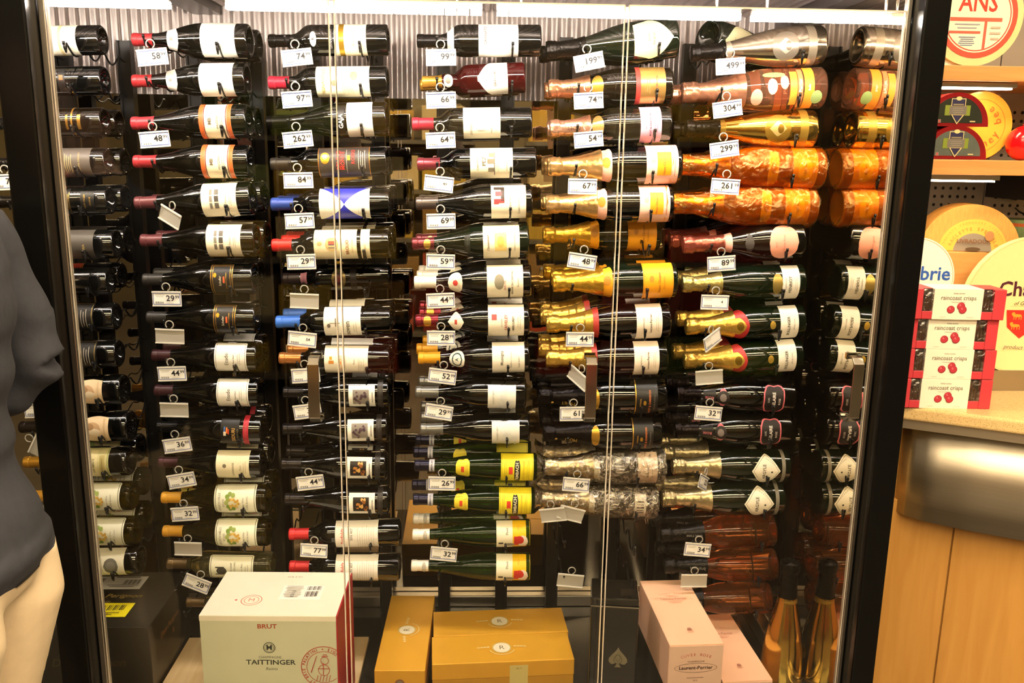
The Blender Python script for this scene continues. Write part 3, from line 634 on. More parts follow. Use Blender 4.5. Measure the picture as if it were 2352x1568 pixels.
 'silverspade': D('ace','silvermetal',('#1b1817',.745,'foil'),(Lb('collar','kite',.70,.745,170,'*#c8bda8',()),Lb('embossed_crest','oval',.22,.42,46,'*#9f9484',(('sh','kite',0,.5,.5,.32,'*#e4dac6'),('e',0,.4,.3,.12,'*#857a6a'))),Lb('embossed_band','rect',.085,.15,150,'*#b0a48e',()))),
 'goldspade': D('ace','goldmetal',('#1d1a17',.745,'foil'),(Lb('collar','kite',.70,.745,170,'*#b89440',()),Lb('embossed_crest','oval',.22,.42,46,'*#a07c2c',(('sh','kite',0,.5,.5,.32,'*#ecd080'),('e',0,.4,.3,.12,'*#86641c'))),Lb('embossed_band','rect',.085,.15,150,'*#b08c38',()))),
 'flowers': D('cham','roseclear',('#d99a7a',.57,'foil'),(Lb('orange_panel','rect',.10,.17,70,'#e8902c',(('T','Belle',0,.5,5,'#f4e8d8'),)),Lb('neck_panel','rect',.22,.27,50,'#e89a34',()),Lb('script_panel','rect',.18,.215,60,'#c87a4a',(('T','Perrier',.1,.5,7,'#f4ece0'),)),Lb('painted_flower','oval',.46,.54,26,'#e0a48c',(('e',0,.5,.35,.3,'#d8a48c'),)),Lb('painted_flower','oval',.36,.43,22,'#e4b09a',(('e',.1,.5,.35,.3,'#dcae94'),)),Lb('painted_leaf','oval',.30,.46,9,'#8aa060',()),Lb('painted_leaf','oval',.04,.12,20,'#8aa060',()),Lb('painted_flower','oval',.28,.34,20,'#dca088',(('e',.1,.5,.35,.3,'#d8a890'),)))),
 'amberwrap': D('cham','amber',('#d8922c',.66,'foil'),(Lb('label','rect',.07,.24,74,'#e9a21c',(('e',-.05,.5,.42,.30,'#f4c428'),('T','CRISTAL',-.05,.5,5,'#b8841c'))),Lb('neck_label','crest',.34,.41,50,'#e8ae20',(('e',0,.5,.3,.3,'#c8881c'),)),),'wrapamber'),
 'pinkoval': D('round','dark',('#a85a4c',.66,'foil'),(Lb('neck_band','rect',.60,.66,170,'#e8a496',()),Lb('glass_seal','oval',.44,.50,36,'#26221f',(('e',0,.5,.6,.6,'#3c3834'),)),Lb('label','egg',.07,.315,52,'#f2a890',(('t','Cuvee Rose',0,.5,5.4,'#b86a5a'),('t','BRUT',-.1,.76,3.6,'#b86a5a'))),)),
 'capitals': D('cham','darkgreen',('#b9ab6c',.68,'foil'),(Lb('gold_crest','oval',.20,.285,36,'*#b8a05a',()),Lb('label','rect',.06,.203,72,'#efeadb',(('T','HENRIOT',-.05,.54,7.5,'#7a766c'),('t','CHAMPAGNE',0,.8,3.4,'#a8a498'),('ln',-.4,.4,.12,.3,2,'#bdb8aa'))),)),
 'redgoldneck': D('cham','darkgreen',('#d6b055',.60,'foil'),(Lb('neck_label','sheath',.485,.635,84,'#b02c2c',(('sh','sheath',0,.56,.42,.40,'*#d8b450'),('e',0,.5,.22,.2,'*#8a6c24'))),Lb('gold_seal','oval',.265,.315,14,'*#d8b450',()),Lb('foil_print','rect',.70,.90,50,'#d6b055',(('a','BOLLINGER',-.2,.5,5.4,'#7a5a24'),)),Lb('label','rect',.07,.225,78,'#f1ecdd',(('T','BOLLINGER',-.1,.54,7.4,'#6a665c'),('t','SPECIAL CUVEE',0,.24,3.2,'#a8a294'))),)),
 'pinkcrest': D('cham','dark',('#1a1414',.80,'foil'),(Lb('neck_ring','oval',.585,.655,46,'#d8707c',(('e',0,.5,.72,.74,'#1a1414'),('e',0,.5,.4,.4,'#cbb8b0'))),Lb('neck_text','rect',.68,.78,44,'#120e0e',(('a','ROSE',-.1,.5,7,'#e88a90'),)),Lb('label','crest',.105,.285,54,'#d86a78',(('sh','crest',0,.5,.90,.44,'#191314'),('T','BELAIRE',0,.50,8.4,'#f0e8e0'),('t','LUC',0,.76,5,'#f0e8e0'),('t','ROSE',-.1,.24,5.4,'#e8d8d0'))),)),
 'kite': D('cham','darkgreen',('#b0a27c',.60,'foil'),(Lb('base_band','rect',.055,.085,90,'#7d7768',()),Lb('label','kite',.10,.345,64,'#efe8d2',(('sh','kite',0,.5,.90,.44,'#a89c80'),('sh','kite',0,.5,.87,.425,'#efe8d2'),('T','ARGYLE',-.05,.56,8.4,'#4a463c'),('e',-.05,.30,.05,.035,'#3a362e'))),)),
 'brutrose': D('cham','rose',('#1d1b1a',.63,'foil'),(Lb('foil_print','rect',.64,.80,70,'#1d1b1a',(('a','brut rose',.1,.5,8,'#d8d2c8'),)),)),
 # leftmost column
 'whitelab': D('bord','dark',('#161313',.82,'metal'),(Lb('label','rect',.19,.62,82,'#f5ecd6',(('b',-1,1,.30,.36,'#d8c08c'),('ln',-.4,.4,.5,.7,3,'#cfc4ac'))),)),
 'strokes': D('bord','dark',('#161313',.82,'metal'),(Lb('label','rect',.30,.36,50,'#0c0a09',(('T','IIII',.2,.5,10,'#c8742c'),)),)),
 'ringed': D('bord','brown',('#161313',.82,'metal'),(Lb('label','rect',.24,.255,150,'*#b8863c',()),Lb('gold_print','rect',.17,.20,30,'*#a87a34',()),Lb('gold_print','rect',.28,.30,30,'*#a87a34',()))),
 'greygold': D('bord','dark',('#1a1615',.82,'metal'),(Lb('label','rect',.12,.55,80,'#57504a',(('T','CINQ',.3,.84,8.5,'#cbb070'),('T','CEPAGES',.1,.70,8.5,'#cbb070'),('ln',-.6,.5,.36,.56,5,'#b8a470'),('t','SONOMA COUNTY',0,.22,4.6,'#cbb070'))),)),
 'salmon': D('bord','dark',('#1a1615',.82,'metal'),(Lb('label','rect',.36,.60,74,'#e0785c',(('b',-1,-.2,.1,.9,'#cf6a50'),)),Lb('gold_print','rect',.31,.345,60,'#14100e',(('ln',-.8,.8,.0,1,3,'*#c09a48'),)),Lb('gold_print','rect',.10,.22,44,'#0e0c0b',(('t','NAPA VALLEY',0,.7,4.4,'*#c09a48'),('t','RESERVE',0,.3,4.4,'*#c09a48'))))),
 'charcoal': D('bord','dark',('#1a1615',.82,'metal'),(Lb('label','rect',.16,.56,80,'#4a4540',(('T','CARDOC',.2,.86,6,'#c0a868'),('t','Napa Valley',.1,.5,4.6,'#b09a60'),('T','ELORIA',-.2,.2,6,'#c0a868'))),)),
 'scarlet': D('bord','dark',('#1a1615',.82,'metal'),(Lb('label','round',.34,.60,80,'#d8402c',(('b',-1,1,.0,.03,'*#d8a84a'),('b',-1,1,.07,.09,'*#d8a84a'),('T','CASA',0,.6,8,'#f0c88a'))),)),
 'whitescript': D('bord','dark',('#1a1615',.82,'metal'),(Lb('label','round',.17,.58,80,'#1d1b1a',(('fr',.02,.012,'*#b8a060'),('T','Robinson',.1,.72,9,'#e4ded2'),('t','2007',.2,.88,4.4,'#d8d2c6'),('t','CABERNET SAUVIGNON',0,.38,4,'#c8c2b6'),('ln',-.6,.6,.12,.28,3,'#a8a298'))),)),
 'cameo': D('burg','dark',('#231a18',.82,'metal'),(Lb('label','medal',.16,.44,56,'#e6cda8',(('e',.1,.5,.45,.26,'#c8a47e'),('e',-.1,.44,.24,.2,'#e9d8bc'),('e',.25,.60,.22,.16,'#a8845e'),('b',-.8,.8,.1,.16,'#d4b68e'))),)),
 'ornate': D('burg','dark',('#c8922c',.84,'metal'),(Lb('label','round',.16,.50,80,'#d8cf98',(('fr',.02,.02,'#8aa050'),('e',.5,.82,.3,.14,'#8fae5c'),('e',-.4,.84,.36,.12,'#7f9c4c'),('b',-.6,.6,.52,.74,'#b4a888'),('b',-.8,.8,.30,.48,'#e8dca8'),('T','FAR NIENTE',0,.4,5.4,'#6f6440'),('b',-.5,.5,.10,.24,'#c0b070'),('t','CHARDONNAY',0,.17,4.4,'#6f6440'))),)),
 'greycrest': D('burg','dark',('#d39a2c',.82,'c'),(Lb('label','rect',.12,.47,80,'#f0ecd6',(('e',.0,.36,.4,.2,'#b4b0a0'),('e',0,.36,.24,.13,'#d8d4c2'),('T','Julien',.1,.78,8,'#8a8678'),('ln',-.5,.5,.58,.68,2,'#c0bca8'))),)),
}
M_WRAPC = film('crinkled_clear_cellophane', (.93, .90, .84, 1), .12, .06, .75, 55, (1, .95, .86, 1))
M_WRAPA = film('crinkled_amber_cellophane', (1.0, .74, .28, 1), .08, .03, .34, 45, (1, .78, .36, 1))
_WRAP = {}
def wrap_mesh(k, which):
    if (k, which) in _WRAP: return _WRAP[(k, which)]
    L = Lof(k); rnd = random.Random(5); n = 36; vs = []; fs = []; N = 26
    for j in range(N + 1):
        z = -.002 + (L + .022) * j / N
        base = rad(k, max(0.0, min(z, L))) if z < L else max(.010, .016 + .02 * (z - L) / .02)
        for i in range(n):
            a = 2 * PI * i / n
            r = base + .0025 + .0032 * rnd.random() * (1.6 if z > .55 * L else .7)
            vs.append((r * math.cos(a), r * math.sin(a), z + .002 * rnd.random()))
    for j in range(N):
        for i in range(n):
            l = (i + 1) % n; fs.append((j*n+i, j*n+l, (j+1)*n+l, (j+1)*n+i))
    b = MB(); b.add(vs, fs, M_WRAPC if which == 'wrapclear' else M_WRAPA, True); _WRAP[(k, which)] = b.mesh('cellophane_wrap')
    return _WRAP[(k, which)]

_LAB = {}
def make_bottle(des):
    """returns a fresh empty with its part objects (meshes are shared between alike bottles)"""
    d = DES[des]; k = d['k']
    champ = k in ('cham', 'ace', 'dom', 'round')
    e = bpy.data.objects.new('champagne_bottle' if champ else 'wine_bottle', None); e.empty_display_size = .03; COL.objects.link(e)
    link(bpy.data.objects.new('glass_body', body_mesh(k, d['g'])), e)
    c = d['cap']; link(bpy.data.objects.new('foil' if champ else 'capsule', cap_mesh(k, *c)), e)
    if des not in _LAB:
        out = []
        for nm, shape, f0, f1, deg, col, ops in d['labs']:
            w = Wrap(k, f0, f1, deg)
            m = gilt(col[1:]) if col[0] == '*' else paper(col)
            if nm in ('foil_print', 'cap_seal', 'cap_mark', 'cap_band', 'foil_band'):
                if nm == 'foil_print': m = None
                w.off = .0042 if champ else .0024
            if m is not None:
                bb = MB(); oo = .0005 if w.off < .001 else w.off - .0004
                w.grid(lambda v: -wfun(shape, v), lambda v: wfun(shape, v), 0, 1, m, 18 if deg < 120 else 36, 6 if shape == 'rect' else 24, oo, bb)
                me = bb.mesh(nm)
            else: me = None
            for o in ops: w.op(o)
            out.append((nm, me, w.mb.mesh('print') if w.mb.v else None))
        _LAB[des] = out
    shift = 0
    for nm, me, pr in _LAB[des]:
        if me is None:
            if pr: link(bpy.data.objects.new('foil_lettering', pr), e)
            continue
        o = link(bpy.data.objects.new(nm, me), e)
        if nm.startswith('painted'):
            shift += 1; o.rotation_euler = (0, 0, (.5, -.45, .1, .7, -.5, .3)[shift % 6])
        if pr: link(bpy.data.objects.new('print', pr), o)
    if d['extra']: link(bpy.data.objects.new('cellophane_wrap', wrap_mesh(k, d['extra'])), e)
    return e
def orient(e, base, tip, k, roll=0.0):
    ax = (tip - base); L = ax.length; z = ax.normalized()
    y = Vector((0, 1, 0)); y = (y - z * y.dot(z)).normalized(); x = y.cross(z)
    m = Matrix(((x.x, y.x, z.x), (x.y, y.y, z.y), (x.z, y.z, z.z))) @ Matrix.Rotation(roll, 3, 'Z')
    s = L / Lof(k)
    e.matrix_world = Matrix.Translation(base) @ m.to_4x4() @ Matrix.Diagonal((s, s, s, 1))
GROUP = 'bottles lying on the cabinet rack'
# tip x, tip y, base x, base y, design, bottles behind, roll in degrees, what sets it apart
ROWS = [
 [(-28,98,238,92,'whitelab',0,0,'white-labelled bottle topmost in the leftmost column'),
  (-22,190,243,185,'strokes',0,0,'plain black bottle with orange strokes in the leftmost column'),
  (-18,284,243,280,'ringed',1,0,'brownish bottle ringed in thin gold in the leftmost column'),
  (-12,376,252,372,'greygold',1,0,'bottle with grey gold-lettered label beside the left post'),
  (-6,464,256,460,'salmon',1,0,'bottle with salmon panel beside the left post'),
  (0,562,271,560,'charcoal',1,0,'bottle with charcoal gold-lettered label beside the left post'),
  (6,648,256,645,'scarlet',1,0,'bottle with scarlet gold-edged label beside the left post'),
  (14,728,270,726,'whitescript',0,0,'upper bottle with black white-script label by left post'),
  (22,814,276,811,'whitescript',0,0,'lower bottle with black white-script label by left post'),
  (40,896,288,893,'cameo',0,0,'upper bottle with rosy cameo label by left post'),
  (48,980,304,977,'cameo',0,0,'lower bottle with rosy cameo label by left post'),
  (57,1061,302,1057,'ornate',1,0,'bottle with ornate green and gold label by left post'),
  (69,1138,309,1137,'grapes',1,0,'upper grape-label bottle by left post'),
  (77,1217,318,1217,'grapes',1,0,'lower grape-label bottle by left post'),
  (88,1289,326,1284,'greycrest',0,0,'yellow-capped bottle with grey crest above the black case')],
 [(306,91,575,94,'shieldwhite',1,0,'upper bottle with white pointed collar and red capsule'),
  (306,186,570,183,'shieldwhite',0,0,'lower bottle with white pointed collar and red capsule'),
  (304,283,574,278,'orangeborder',1,0,'upper bottle with orange-edged cream label'),
  (309,371,578,371,'orangeborder',0,0,'lower bottle with orange-edged cream label'),
  (312,466,583,455,'greysquares',1,0,'upper bottle with grey squares on cream label'),
  (325,552,592,551,'greysquares',1,0,'lower bottle with grey squares on cream label'),
  (330,642,588,639,'blackgold',1,0,'upper bottle with gold-framed black label'),
  (339,728,593,731,'blackgold',0,0,'lower bottle with gold-framed black label'),
  (351,815,596,818,'etude',1,0,'upper bottle with white script label and maroon capsule'),
  (357,896,600,899,'etude',0,0,'lower bottle with white script label and maroon capsule'),
  (361,979,607,986,'siduri',1,0,'dark bottle with red band and gold capitals'),
  (366,1061,606,1063,'creamplain',1,0,'bottle with plain cream label and maroon screw cap'),
  (373,1142,618,1141,'grapes',1,0,'upper yellow-capped grape-label bottle over the white case'),
  (376,1219,619,1219,'grapes',1,0,'lower yellow-capped grape-label bottle over the white case'),
  (386,1293,628,1296,'stag',0,0,'pale glass bottle with stag label above the white case'),
  (430,1382,650,1384,'stag',0,0,'pale bottle half hidden behind the white case')],
 [(618,94,893,92,'goldband',0,0,'bottle with gold-banded cream label in the top row'),
  (618,190,892,187,'sundot',0,0,'red-capped bottle with sun dot on cream label'),
  (614,282,891,273,'gaja',0,0,'slim bottle with white capitals beside plain white label'),
  (623,377,891,370,'redscript',1,0,'bottle with dark label, red capitals and gold crest'),
  (624,469,898,466,'hourglass',2,0,'blue-capped bottle with blue and white hourglass label'),
  (626,563,897,558,'brolio',2,0,'red-capped bottle with coat of arms on cream label'),
  (650,640,897,633,'badge',-1,0,'dim dark bottle with metal badge, set back on the rack'),
  (635,739,900,734,'noven',1,0,'bright blue-capped bottle with white lowercase label'),
  (642,822,897,824,'copper',2,0,'copper-capped bottle with orange lettering on white label'),
  (651,901,896,900,'sepiapic',1,-5,'upper bottle with sepia picture label'),
  (650,985,893,981,'sepiapic',0,5,'lower bottle with sepia picture label'),
  (647,1065,889,1068,'brownpic',1,5,'upper bottle with brown picture label'),
  (655,1145,895,1146,'brownpic',0,0,'lower bottle with brown picture label'),
  (665,1226,920,1220,'bin',0,0,'upper red-capped bottle with red script label'),
  (666,1300,919,1300,'bin',0,0,'lower red-capped bottle with red script label')],
 [(958,94,1242,94,'granato',0,0,'tall dark bottle with white label in the top row'),
  (970,189,1205,178,'port',1,0,'stout port bottle with gold cap and bib label'),
  (947,285,1221,281,'ivoryred',0,0,'red-capped bottle with ivory label, third from the top'),
  (959,377,1231,373,'pez',0,0,'rose-capped bottle with ivory label showing a building'),
  (956,467,1222,462,'redletter',1,0,'grey-capped bottle with red and black letters on cream'),
  (947,560,1214,552,'yellowsquare',1,0,'maroon-capped bottle with yellow square on its label'),
  (952,648,1219,643,'whitecap',2,0,'white-capped bottle with rounded cream collar'),
  (955,736,1215,733,'redcrest',2,0,'dark red-capped bottle with diamond collar and red crest'),
  (961,822,1215,818,'tealring',2,0,'yellow-capped bottle with teal ring on white oval'),
  (955,900,1207,902,'greywash',1,-8,'upper silver-capped bottle with grey landscape label'),
  (966,985,1215,982,'greywash',2,-8,'lower silver-capped bottle with grey landscape label'),
  (952,1068,1232,1071,'yellowflute',2,0,'upper green flute bottle with yellow label'),
  (949,1146,1227,1148,'yellowflute',1,0,'lower green flute bottle with yellow label'),
  (948,1227,1218,1222,'redjacket',1,0,'upper green flute bottle with red figure on yellow'),
  (945,1298,1218,1300,'redjacket',0,0,'lower green flute bottle with red figure on yellow')],
 [(1255,116,1552,87,'moonshield',1,0,'large tilted champagne bottle with pale shield label'),
  (1260,203,1540,196,'rosegoldfoil',1,0,'rose-gold-foiled champagne bottle with red and gold label'),
  (1263,295,1538,285,'pinklabel',1,0,'champagne bottle with pink label and pale pink foil'),
  (1258,383,1560,377,'pinkorange',1,0,'upper champagne bottle with pink label and orange square'),
  (1254,470,1541,467,'pinkorange',1,0,'lower champagne bottle with pink label and orange square'),
  (1247,540,1512,536,'yolk',-1,0,'shaded champagne bottle with orange label, set back'),
  (1270,650,1550,642,'yolk',2,0,'bright champagne bottle with yolk yellow label'),
  (1255,744,1535,734,'goldlp',2,0,'upper gold-foiled champagne bottle with cream label'),
  (1254,824,1528,819,'goldlp',2,0,'lower gold-foiled champagne bottle with cream label'),
  (1236,910,1526,908,'blackfoil',2,0,'upper black-foiled champagne bottle with gold lettering'),
  (1247,994,1515,991,'blackfoil',2,0,'lower black-foiled champagne bottle with gold lettering'),
  (1252,1071,1523,1068,'crinkle',1,0,'cellophane-wrapped champagne bottle with pinkish label'),
  (1244,1144,1506,1150,'crinklebar',1,0,'cellophane-wrapped champagne bottle with barcode sticker')],
 [(1587,122,1887,104,'silverspade',0,0,'silver-plated champagne bottle with black cap'),
  (1566,213,1886,202,'flowers',1,0,'rose champagne bottle painted with pale flowers'),
  (1575,295,1867,297,'goldspade',1,0,'gold-plated champagne bottle lying on the rack'),
  (1558,378,1884,388,'amberwrap',1,0,'upper champagne bottle wrapped in amber cellophane'),
  (1544,467,1866,474,'amberwrap',1,0,'lower champagne bottle wrapped in amber cellophane'),
  (1569,562,1838,550,'pinkoval',2,0,'round-shouldered champagne bottle with pink oval label'),
  (1566,652,1840,645,'capitals',1,0,'champagne bottle with pale green-gold foil and white label'),
  (1575,750,1840,735,'redgoldneck',1,0,'upper champagne bottle with red and gold neck'),
  (1571,828,1835,812,'redgoldneck',1,0,'lower champagne bottle with red and gold neck'),
  (1553,904,1817,909,'pinkcrest',2,0,'upper dark champagne bottle with pink-edged black crest'),
  (1549,987,1809,982,'pinkcrest',2,0,'lower dark champagne bottle with pink-edged black crest'),
  (1544,1069,1806,1068,'kite',2,0,'upper champagne bottle with diamond-shaped white label'),
  (1520,1144,1792,1141,'kite',1,0,'lower champagne bottle with diamond-shaped white label'),
  (1517,1227,1775,1215,'brutrose',1,0,'topmost copper rose bottle with black foil'),
  (1526,1298,1778,1295,'brutrose',1,0,'middle copper rose bottle with black foil'),
  (1520,1376,1765,1371,'brutrose',0,0,'lowest copper rose bottle, behind the pink boxes')],
]
SP = 0.097
PEGS = []
for ci, rows in enumerate(ROWS):
    for ri, (tx, ty, bx, by, des, nb, roll, key) in enumerate(rows):
        k = DES[des]['k']; y0 = YF if nb >= 0 else YF + SP
        t0, b0 = P(tx, ty, y0), P(bx, by, y0)
        PEGS.append((ci, ri, t0, b0, k))
        for j in range(max(0, nb) + 1):
            e = make_bottle(des); off = Vector((random.uniform(-.012, .004) if j else 0, SP * j, 0))
            orient(e, b0 + off, t0 + off, k, math.radians(roll + (random.uniform(-25, 25) if j else 0)))
            lab = key if j == 0 else ('bottle right behind the ' + key if j == 1 else 'hindmost bottle, third behind the ' + key)
            w = lab.split()
            tag(e, ' '.join(w[:16]), 'bottle', GROUP)
for _y in (1224, 1302): PEGS.append((4, 0, P(1240, _y, YF), P(1503, _y, YF), 'cham'))      # empty pegs under the last champagne bottle
# the odd pair stacked askew beside the silver bottle
e = make_bottle('moonshield'); b0 = P(1625, 88, YF + .10); t0 = P(1800, 150, YF + .22)
orient(e, b0, b0 + (t0 - b0).normalized() * .318, 'dom'); tag(e, 'dark champagne bottle lying askew behind the silver-plated bottle', 'bottle', GROUP)

# ------------------------------------------------------------------ rack: one pair of uprights with pegs per column
def peg_mesh(r, name):
    b = MB(); pts = []
    # local: origin under the front bottle axis at support height, +Y to the upright
    tz = -.35 * r if r > .025 else .1 * r
    pts += [(0, -.055, tz), (0, -.053, tz - .3 * r), (0, -.047, -.92 * r)]
    for j in range(3):
        y = j * SP
        for i in range(-4, 5):
            t = i / 4 * SP * .42
            pts.append((0, y + t, -r - .002 + (1 - math.cos(t / (SP * .42) * PI * .5)) * r * .75))
    pts = [p for i, p in enumerate(pts) if i == 0 or (Vector(p) - Vector(pts[i-1])).length > .002]
    pts.append((0, YU - YF - .002, -r * .6))
    b.tube(pts, .0022, M_RACK, 6)
    b.tube([(0, -.0545, tz - .003), (0, -.0555, tz + .004)], .0032, M_RACK, 8)
    return b.mesh(name)
PEG_B = {}
names = ['leftmost', 'second', 'third', 'fourth', 'fifth', 'rightmost']
for ci, rows in enumerate(ROWS):
    pg = [p for p in PEGS if p[0] == ci]
    xn = sum((t.x + (b_.x - t.x) * .20) for _, _, t, b_, _ in pg) / len(pg)
    xb_ = sum((t.x + (b_.x - t.x) * .80) for _, _, t, b_, _ in pg) / len(pg)
    ztop = max(p[3].z for p in pg) + .03
    zbot = ZF
    e = empty('bottle_rack', (xn, YU, zbot), label='black steel bottle rack of the %s column, two uprights with pegs' % names[ci], cat='rack', group='steel bottle racks on the back wall')
    for x in (xn, xb_):
        b = MB(); b.box(x - .017 - xn, x + .017 - xn, 0, .022, 0, ztop - zbot, M_RACK); b.box(x - .017 - xn, x - .012 - xn, -.006, 0, 0, ztop - zbot, M_RACK); b.box(x + .012 - xn, x + .017 - xn, -.006, 0, 0, ztop - zbot, M_RACK); b.obj('upright', e)
    for _, ri, t, b_, k in pg:
        for x, which in ((xn, 'n'), (xb_, 'b')):
            f = (b_.x - x) / (b_.x - t.x); s = (t - b_).length / Lof(k)
            r = rad(k, max(0, min(1, f)) * Lof(k)) * s
            if which == 'n': r = max(r, .0155)
            r = round(r / .0015) * .0015
            if (which, r) not in PEG_B: PEG_B[(which, r)] = peg_mesh(r, 'peg')
            z = b_.z + (t.z - b_.z) * f
            o = link(bpy.data.objects.new('peg', PEG_B[(which, r)]), e); o.location = (x - xn, YF - YU, z - zbot)

# ------------------------------------------------------------------ price tags hanging on the peg tips
TW, TH = .066, .035
b = MB()
b.box(-TW/2, TW/2, .0006, .0014, -TH/2, TH/2, M_PLASTIC); b.box(-TW/2, TW/2, -.0020, .0006, TH/2 - .0035, TH/2, M_PLASTIC); b.box(-TW/2, TW/2, -.0020, .0006, -TH/2, -TH/2 + .0025, M_PLASTIC)
ME_HOLDER = b.mesh('holder')
b = MB()
b.box(-TW/2, TW/2, .0006, .0014, -TH/2, TH/2, M_TAGBACK); b.box(-TW/2, TW/2, -.0020, .0006, TH/2 - .0035, TH/2, M_PLASTIC); b.box(-TW/2, TW/2, -.0020, .0006, -TH/2, -TH/2 + .0025, M_PLASTIC)
ME_HOLDERB = b.mesh('holder')
b = MB(); b.tube([(.009 * math.cos(a), 0, TH/2 + .010 + .009 * math.sin(a)) for a in [(-70 + i * 300 / 14) * PI / 180 for i in range(15)]], .0014, M_TAGBACK, 6)
ME_RING = b.mesh('hook_ring')
M_CARD = paper('#f2f1ec')
_CARD = {}
def card(price):
    if price in _CARD: return _CARD[price]
    fl = Flat((0, -.0002, 0), (1, 0, 0), (0, 0, 1), 0.0)
    w, h = TW - .004, TH - .008
    fl.rect(-w/2, w/2, -h/2, h/2, '#5d6fb0'); fl.rect(-w/2 + .0016, w/2 - .0016, -h/2 + .0016, h/2 - .0016, '#f3f2ee')
    fl.lines(-w*.44, -w*.05, h*.12, h*.40, 2, '#b7b4ae'); fl.bars(-w*.42, -w*.10, -h*.40, -h*.24, 12, '#4a4744'); fl.lines(-w*.05, w*.3, -h*.40, -h*.30, 1, '#b7b4ae')
    if price:
        d, c = price.split('.') if '.' in price else (price, '')
        big = .0185 if c != 's' else .009
        wd = big * .52 * len(d)
        ux = w * .30 - wd / 2
        fl.text(d, ux, h * .04, big, '#1c1a1c', bold=True, sx=1.05)
        if c and c != 's': fl.text(c, ux + wd / 2 + .0060, h * .16, .0100, '#1c1a1c', bold=True)
    _CARD[price] = fl.mb.mesh('card'); return _CARD[price]
TAGS = [ # x, y, price (None: empty holder), tilt, yaw, where
 (350,131,'58.99',-6,0,'hanging below the upper white-collared bottle'),
 (355,320,'48.99',-5,0,'under the upper orange-edged label'),
 (390,498,None,22,-30,'swung askew under the upper grey-squares bottle'),
 (383,686,'29.99',0,0,'under the upper gold-framed black label'),
 (390,772,None,2,0,'under the lower gold-framed black label'),
 (395,858,'44.99',-2,0,'under the upper white script label'),
 (400,941,None,1,0,'under the lower white script label'),
 (407,1022,'36.99',-8,0,'under the bottle with the red band'),
 (417,1103,'34.99',-10,0,'under the plain cream label'),
 (425,1180,'32.99',-4,0,'between the two grape-label bottles'),
 (432,1260,None,2,0,'above the pale stag-label bottle'),
 (452,1340,'28.99',24,0,'dangling aslant beside the black case'),
 (682,132,'74.99',-7,0,'in the top row left of the first door seam'),
 (682,228,'97.99',-5,0,'under the sun dot label'),
 (684,320,'262.99',-6,0,'reading the dearest two hundred price left of the first seam'),
 (685,414,'84.99',-2,0,'under the dark label with red capitals'),
 (688,507,'57.99',-3,0,'under the hourglass label'),
 (692,601,'29.99',-2,0,'under the coat of arms label'),
 (699,691,None,2,0,'under the set-back dark bottle'),
 (694,779,'54.s',6,0,'with small figures under the bright blue capsule'),
 (702,862,'33.s',-4,0,'with small figures behind the left door handle'),
 (706,944,'39.99',-8,0,'partly behind the left door handle, lower of two'),
 (713,1108,'44.99',-7,0,'between the two brown picture labels'),
 (721,1264,'77.99',4,0,'between the two red script bottles'),
 (1013,132,'99.99',-2,0,'in the top row below the tall dark bottle'),
 (1013,230,'66.99',-3,0,'under the port bottle'),
 (1012,322,'64.99',-3,0,'under the red-capped ivory label'),
 (1008,422,'49.s',6,0,'with small figures under the building label'),
 (1013,508,'69.99',-2,0,'under the red and black lettered label'),
 (1012,601,'59.99',1,0,'under the yellow square label'),
 (1012,690,'44.99',-3,0,'under the white capsule'),
 (1013,776,'28.99',0,0,'under the red crest label'),
 (1016,864,'52.99',7,0,'under the teal ring collar'),
 (1008,946,'29.99',9,0,'between the two landscape labels'),
 (1015,1110,'26.99',1,0,'between the two yellow flute labels'),
 (1019,1272,'32.99',6,0,'between the two red figure labels'),
 (1353,142,'199.99',-12,0,'below the large tilted champagne bottle'),
 (1352,231,'74.99',-4,0,'under the rose-gold foil'),
 (1352,320,'54.99',-6,0,'under the pale pink foil'),
 (1338,428,'67.99',0,0,'between the two pink and orange labels'),
 (1337,600,'48.99',8,0,'above the yolk yellow label'),
 (1332,779,'44.99',0,0,'between the two gold-foiled cream labels'),
 (1328,868,None,24,-50,'twisted, left of the middle door handle'),
 (1317,950,'61.99',-1,0,'partly behind the middle door handle'),
 (1323,1113,'66.99',5,0,'between the two cellophane-wrapped bottles'),
 (1270,1182,None,-14,-20,'left of two under the barcode bottle'),
 (1312,1180,None,18,10,'right of two under the barcode bottle'),
 (1310,1333,None,6,0,'hanging alone above the gold boxes'),
 (1678,152,'499.99',-5,0,'under the silver-plated bottle'),
 (1671,250,'304.99',-9,0,'under the flower-painted bottle'),
 (1664,343,'299.99',-9,0,'under the gold-plated bottle'),
 (1666,428,'261.99',3,0,'between the two amber bottles'),
 (1657,605,'89.99',-5,0,'under the pink oval label'),
 (1642,694,'4.s',1,0,'with small figures under the pale green-gold foil'),
 (1637,780,None,-20,40,'turned away between the two red and gold necks'),
 (1629,866,None,-5,0,'above the upper pink-edged crest'),
 (1627,949,'32.99',4,0,'between the two pink-edged crests'),
 (1616,1108,'22.99',28,55,'twisted between the two diamond labels'),
 (1602,1262,'34.99',5,0,'between the upper copper rose bottles'),
 (1594,1333,None,0,0,'just above the upper pink box'),
 (12,130,'124.99',-2,0,'cut by the left picture edge in the top row'),
 (15,418,'79.99',-3,0,'left of the left post above the shopper'),
 (88,942,'64.99',-3,0,'left of the left post beside the cameo bottles'),
 (92,1018,None,-62,0,'turned on end left of the left post'),
 (110,1187,'45.99',3,0,'left of the left post between yellow capsules'),
 (126,1330,'38.99',2,0,'lowest left of the left post'),
]
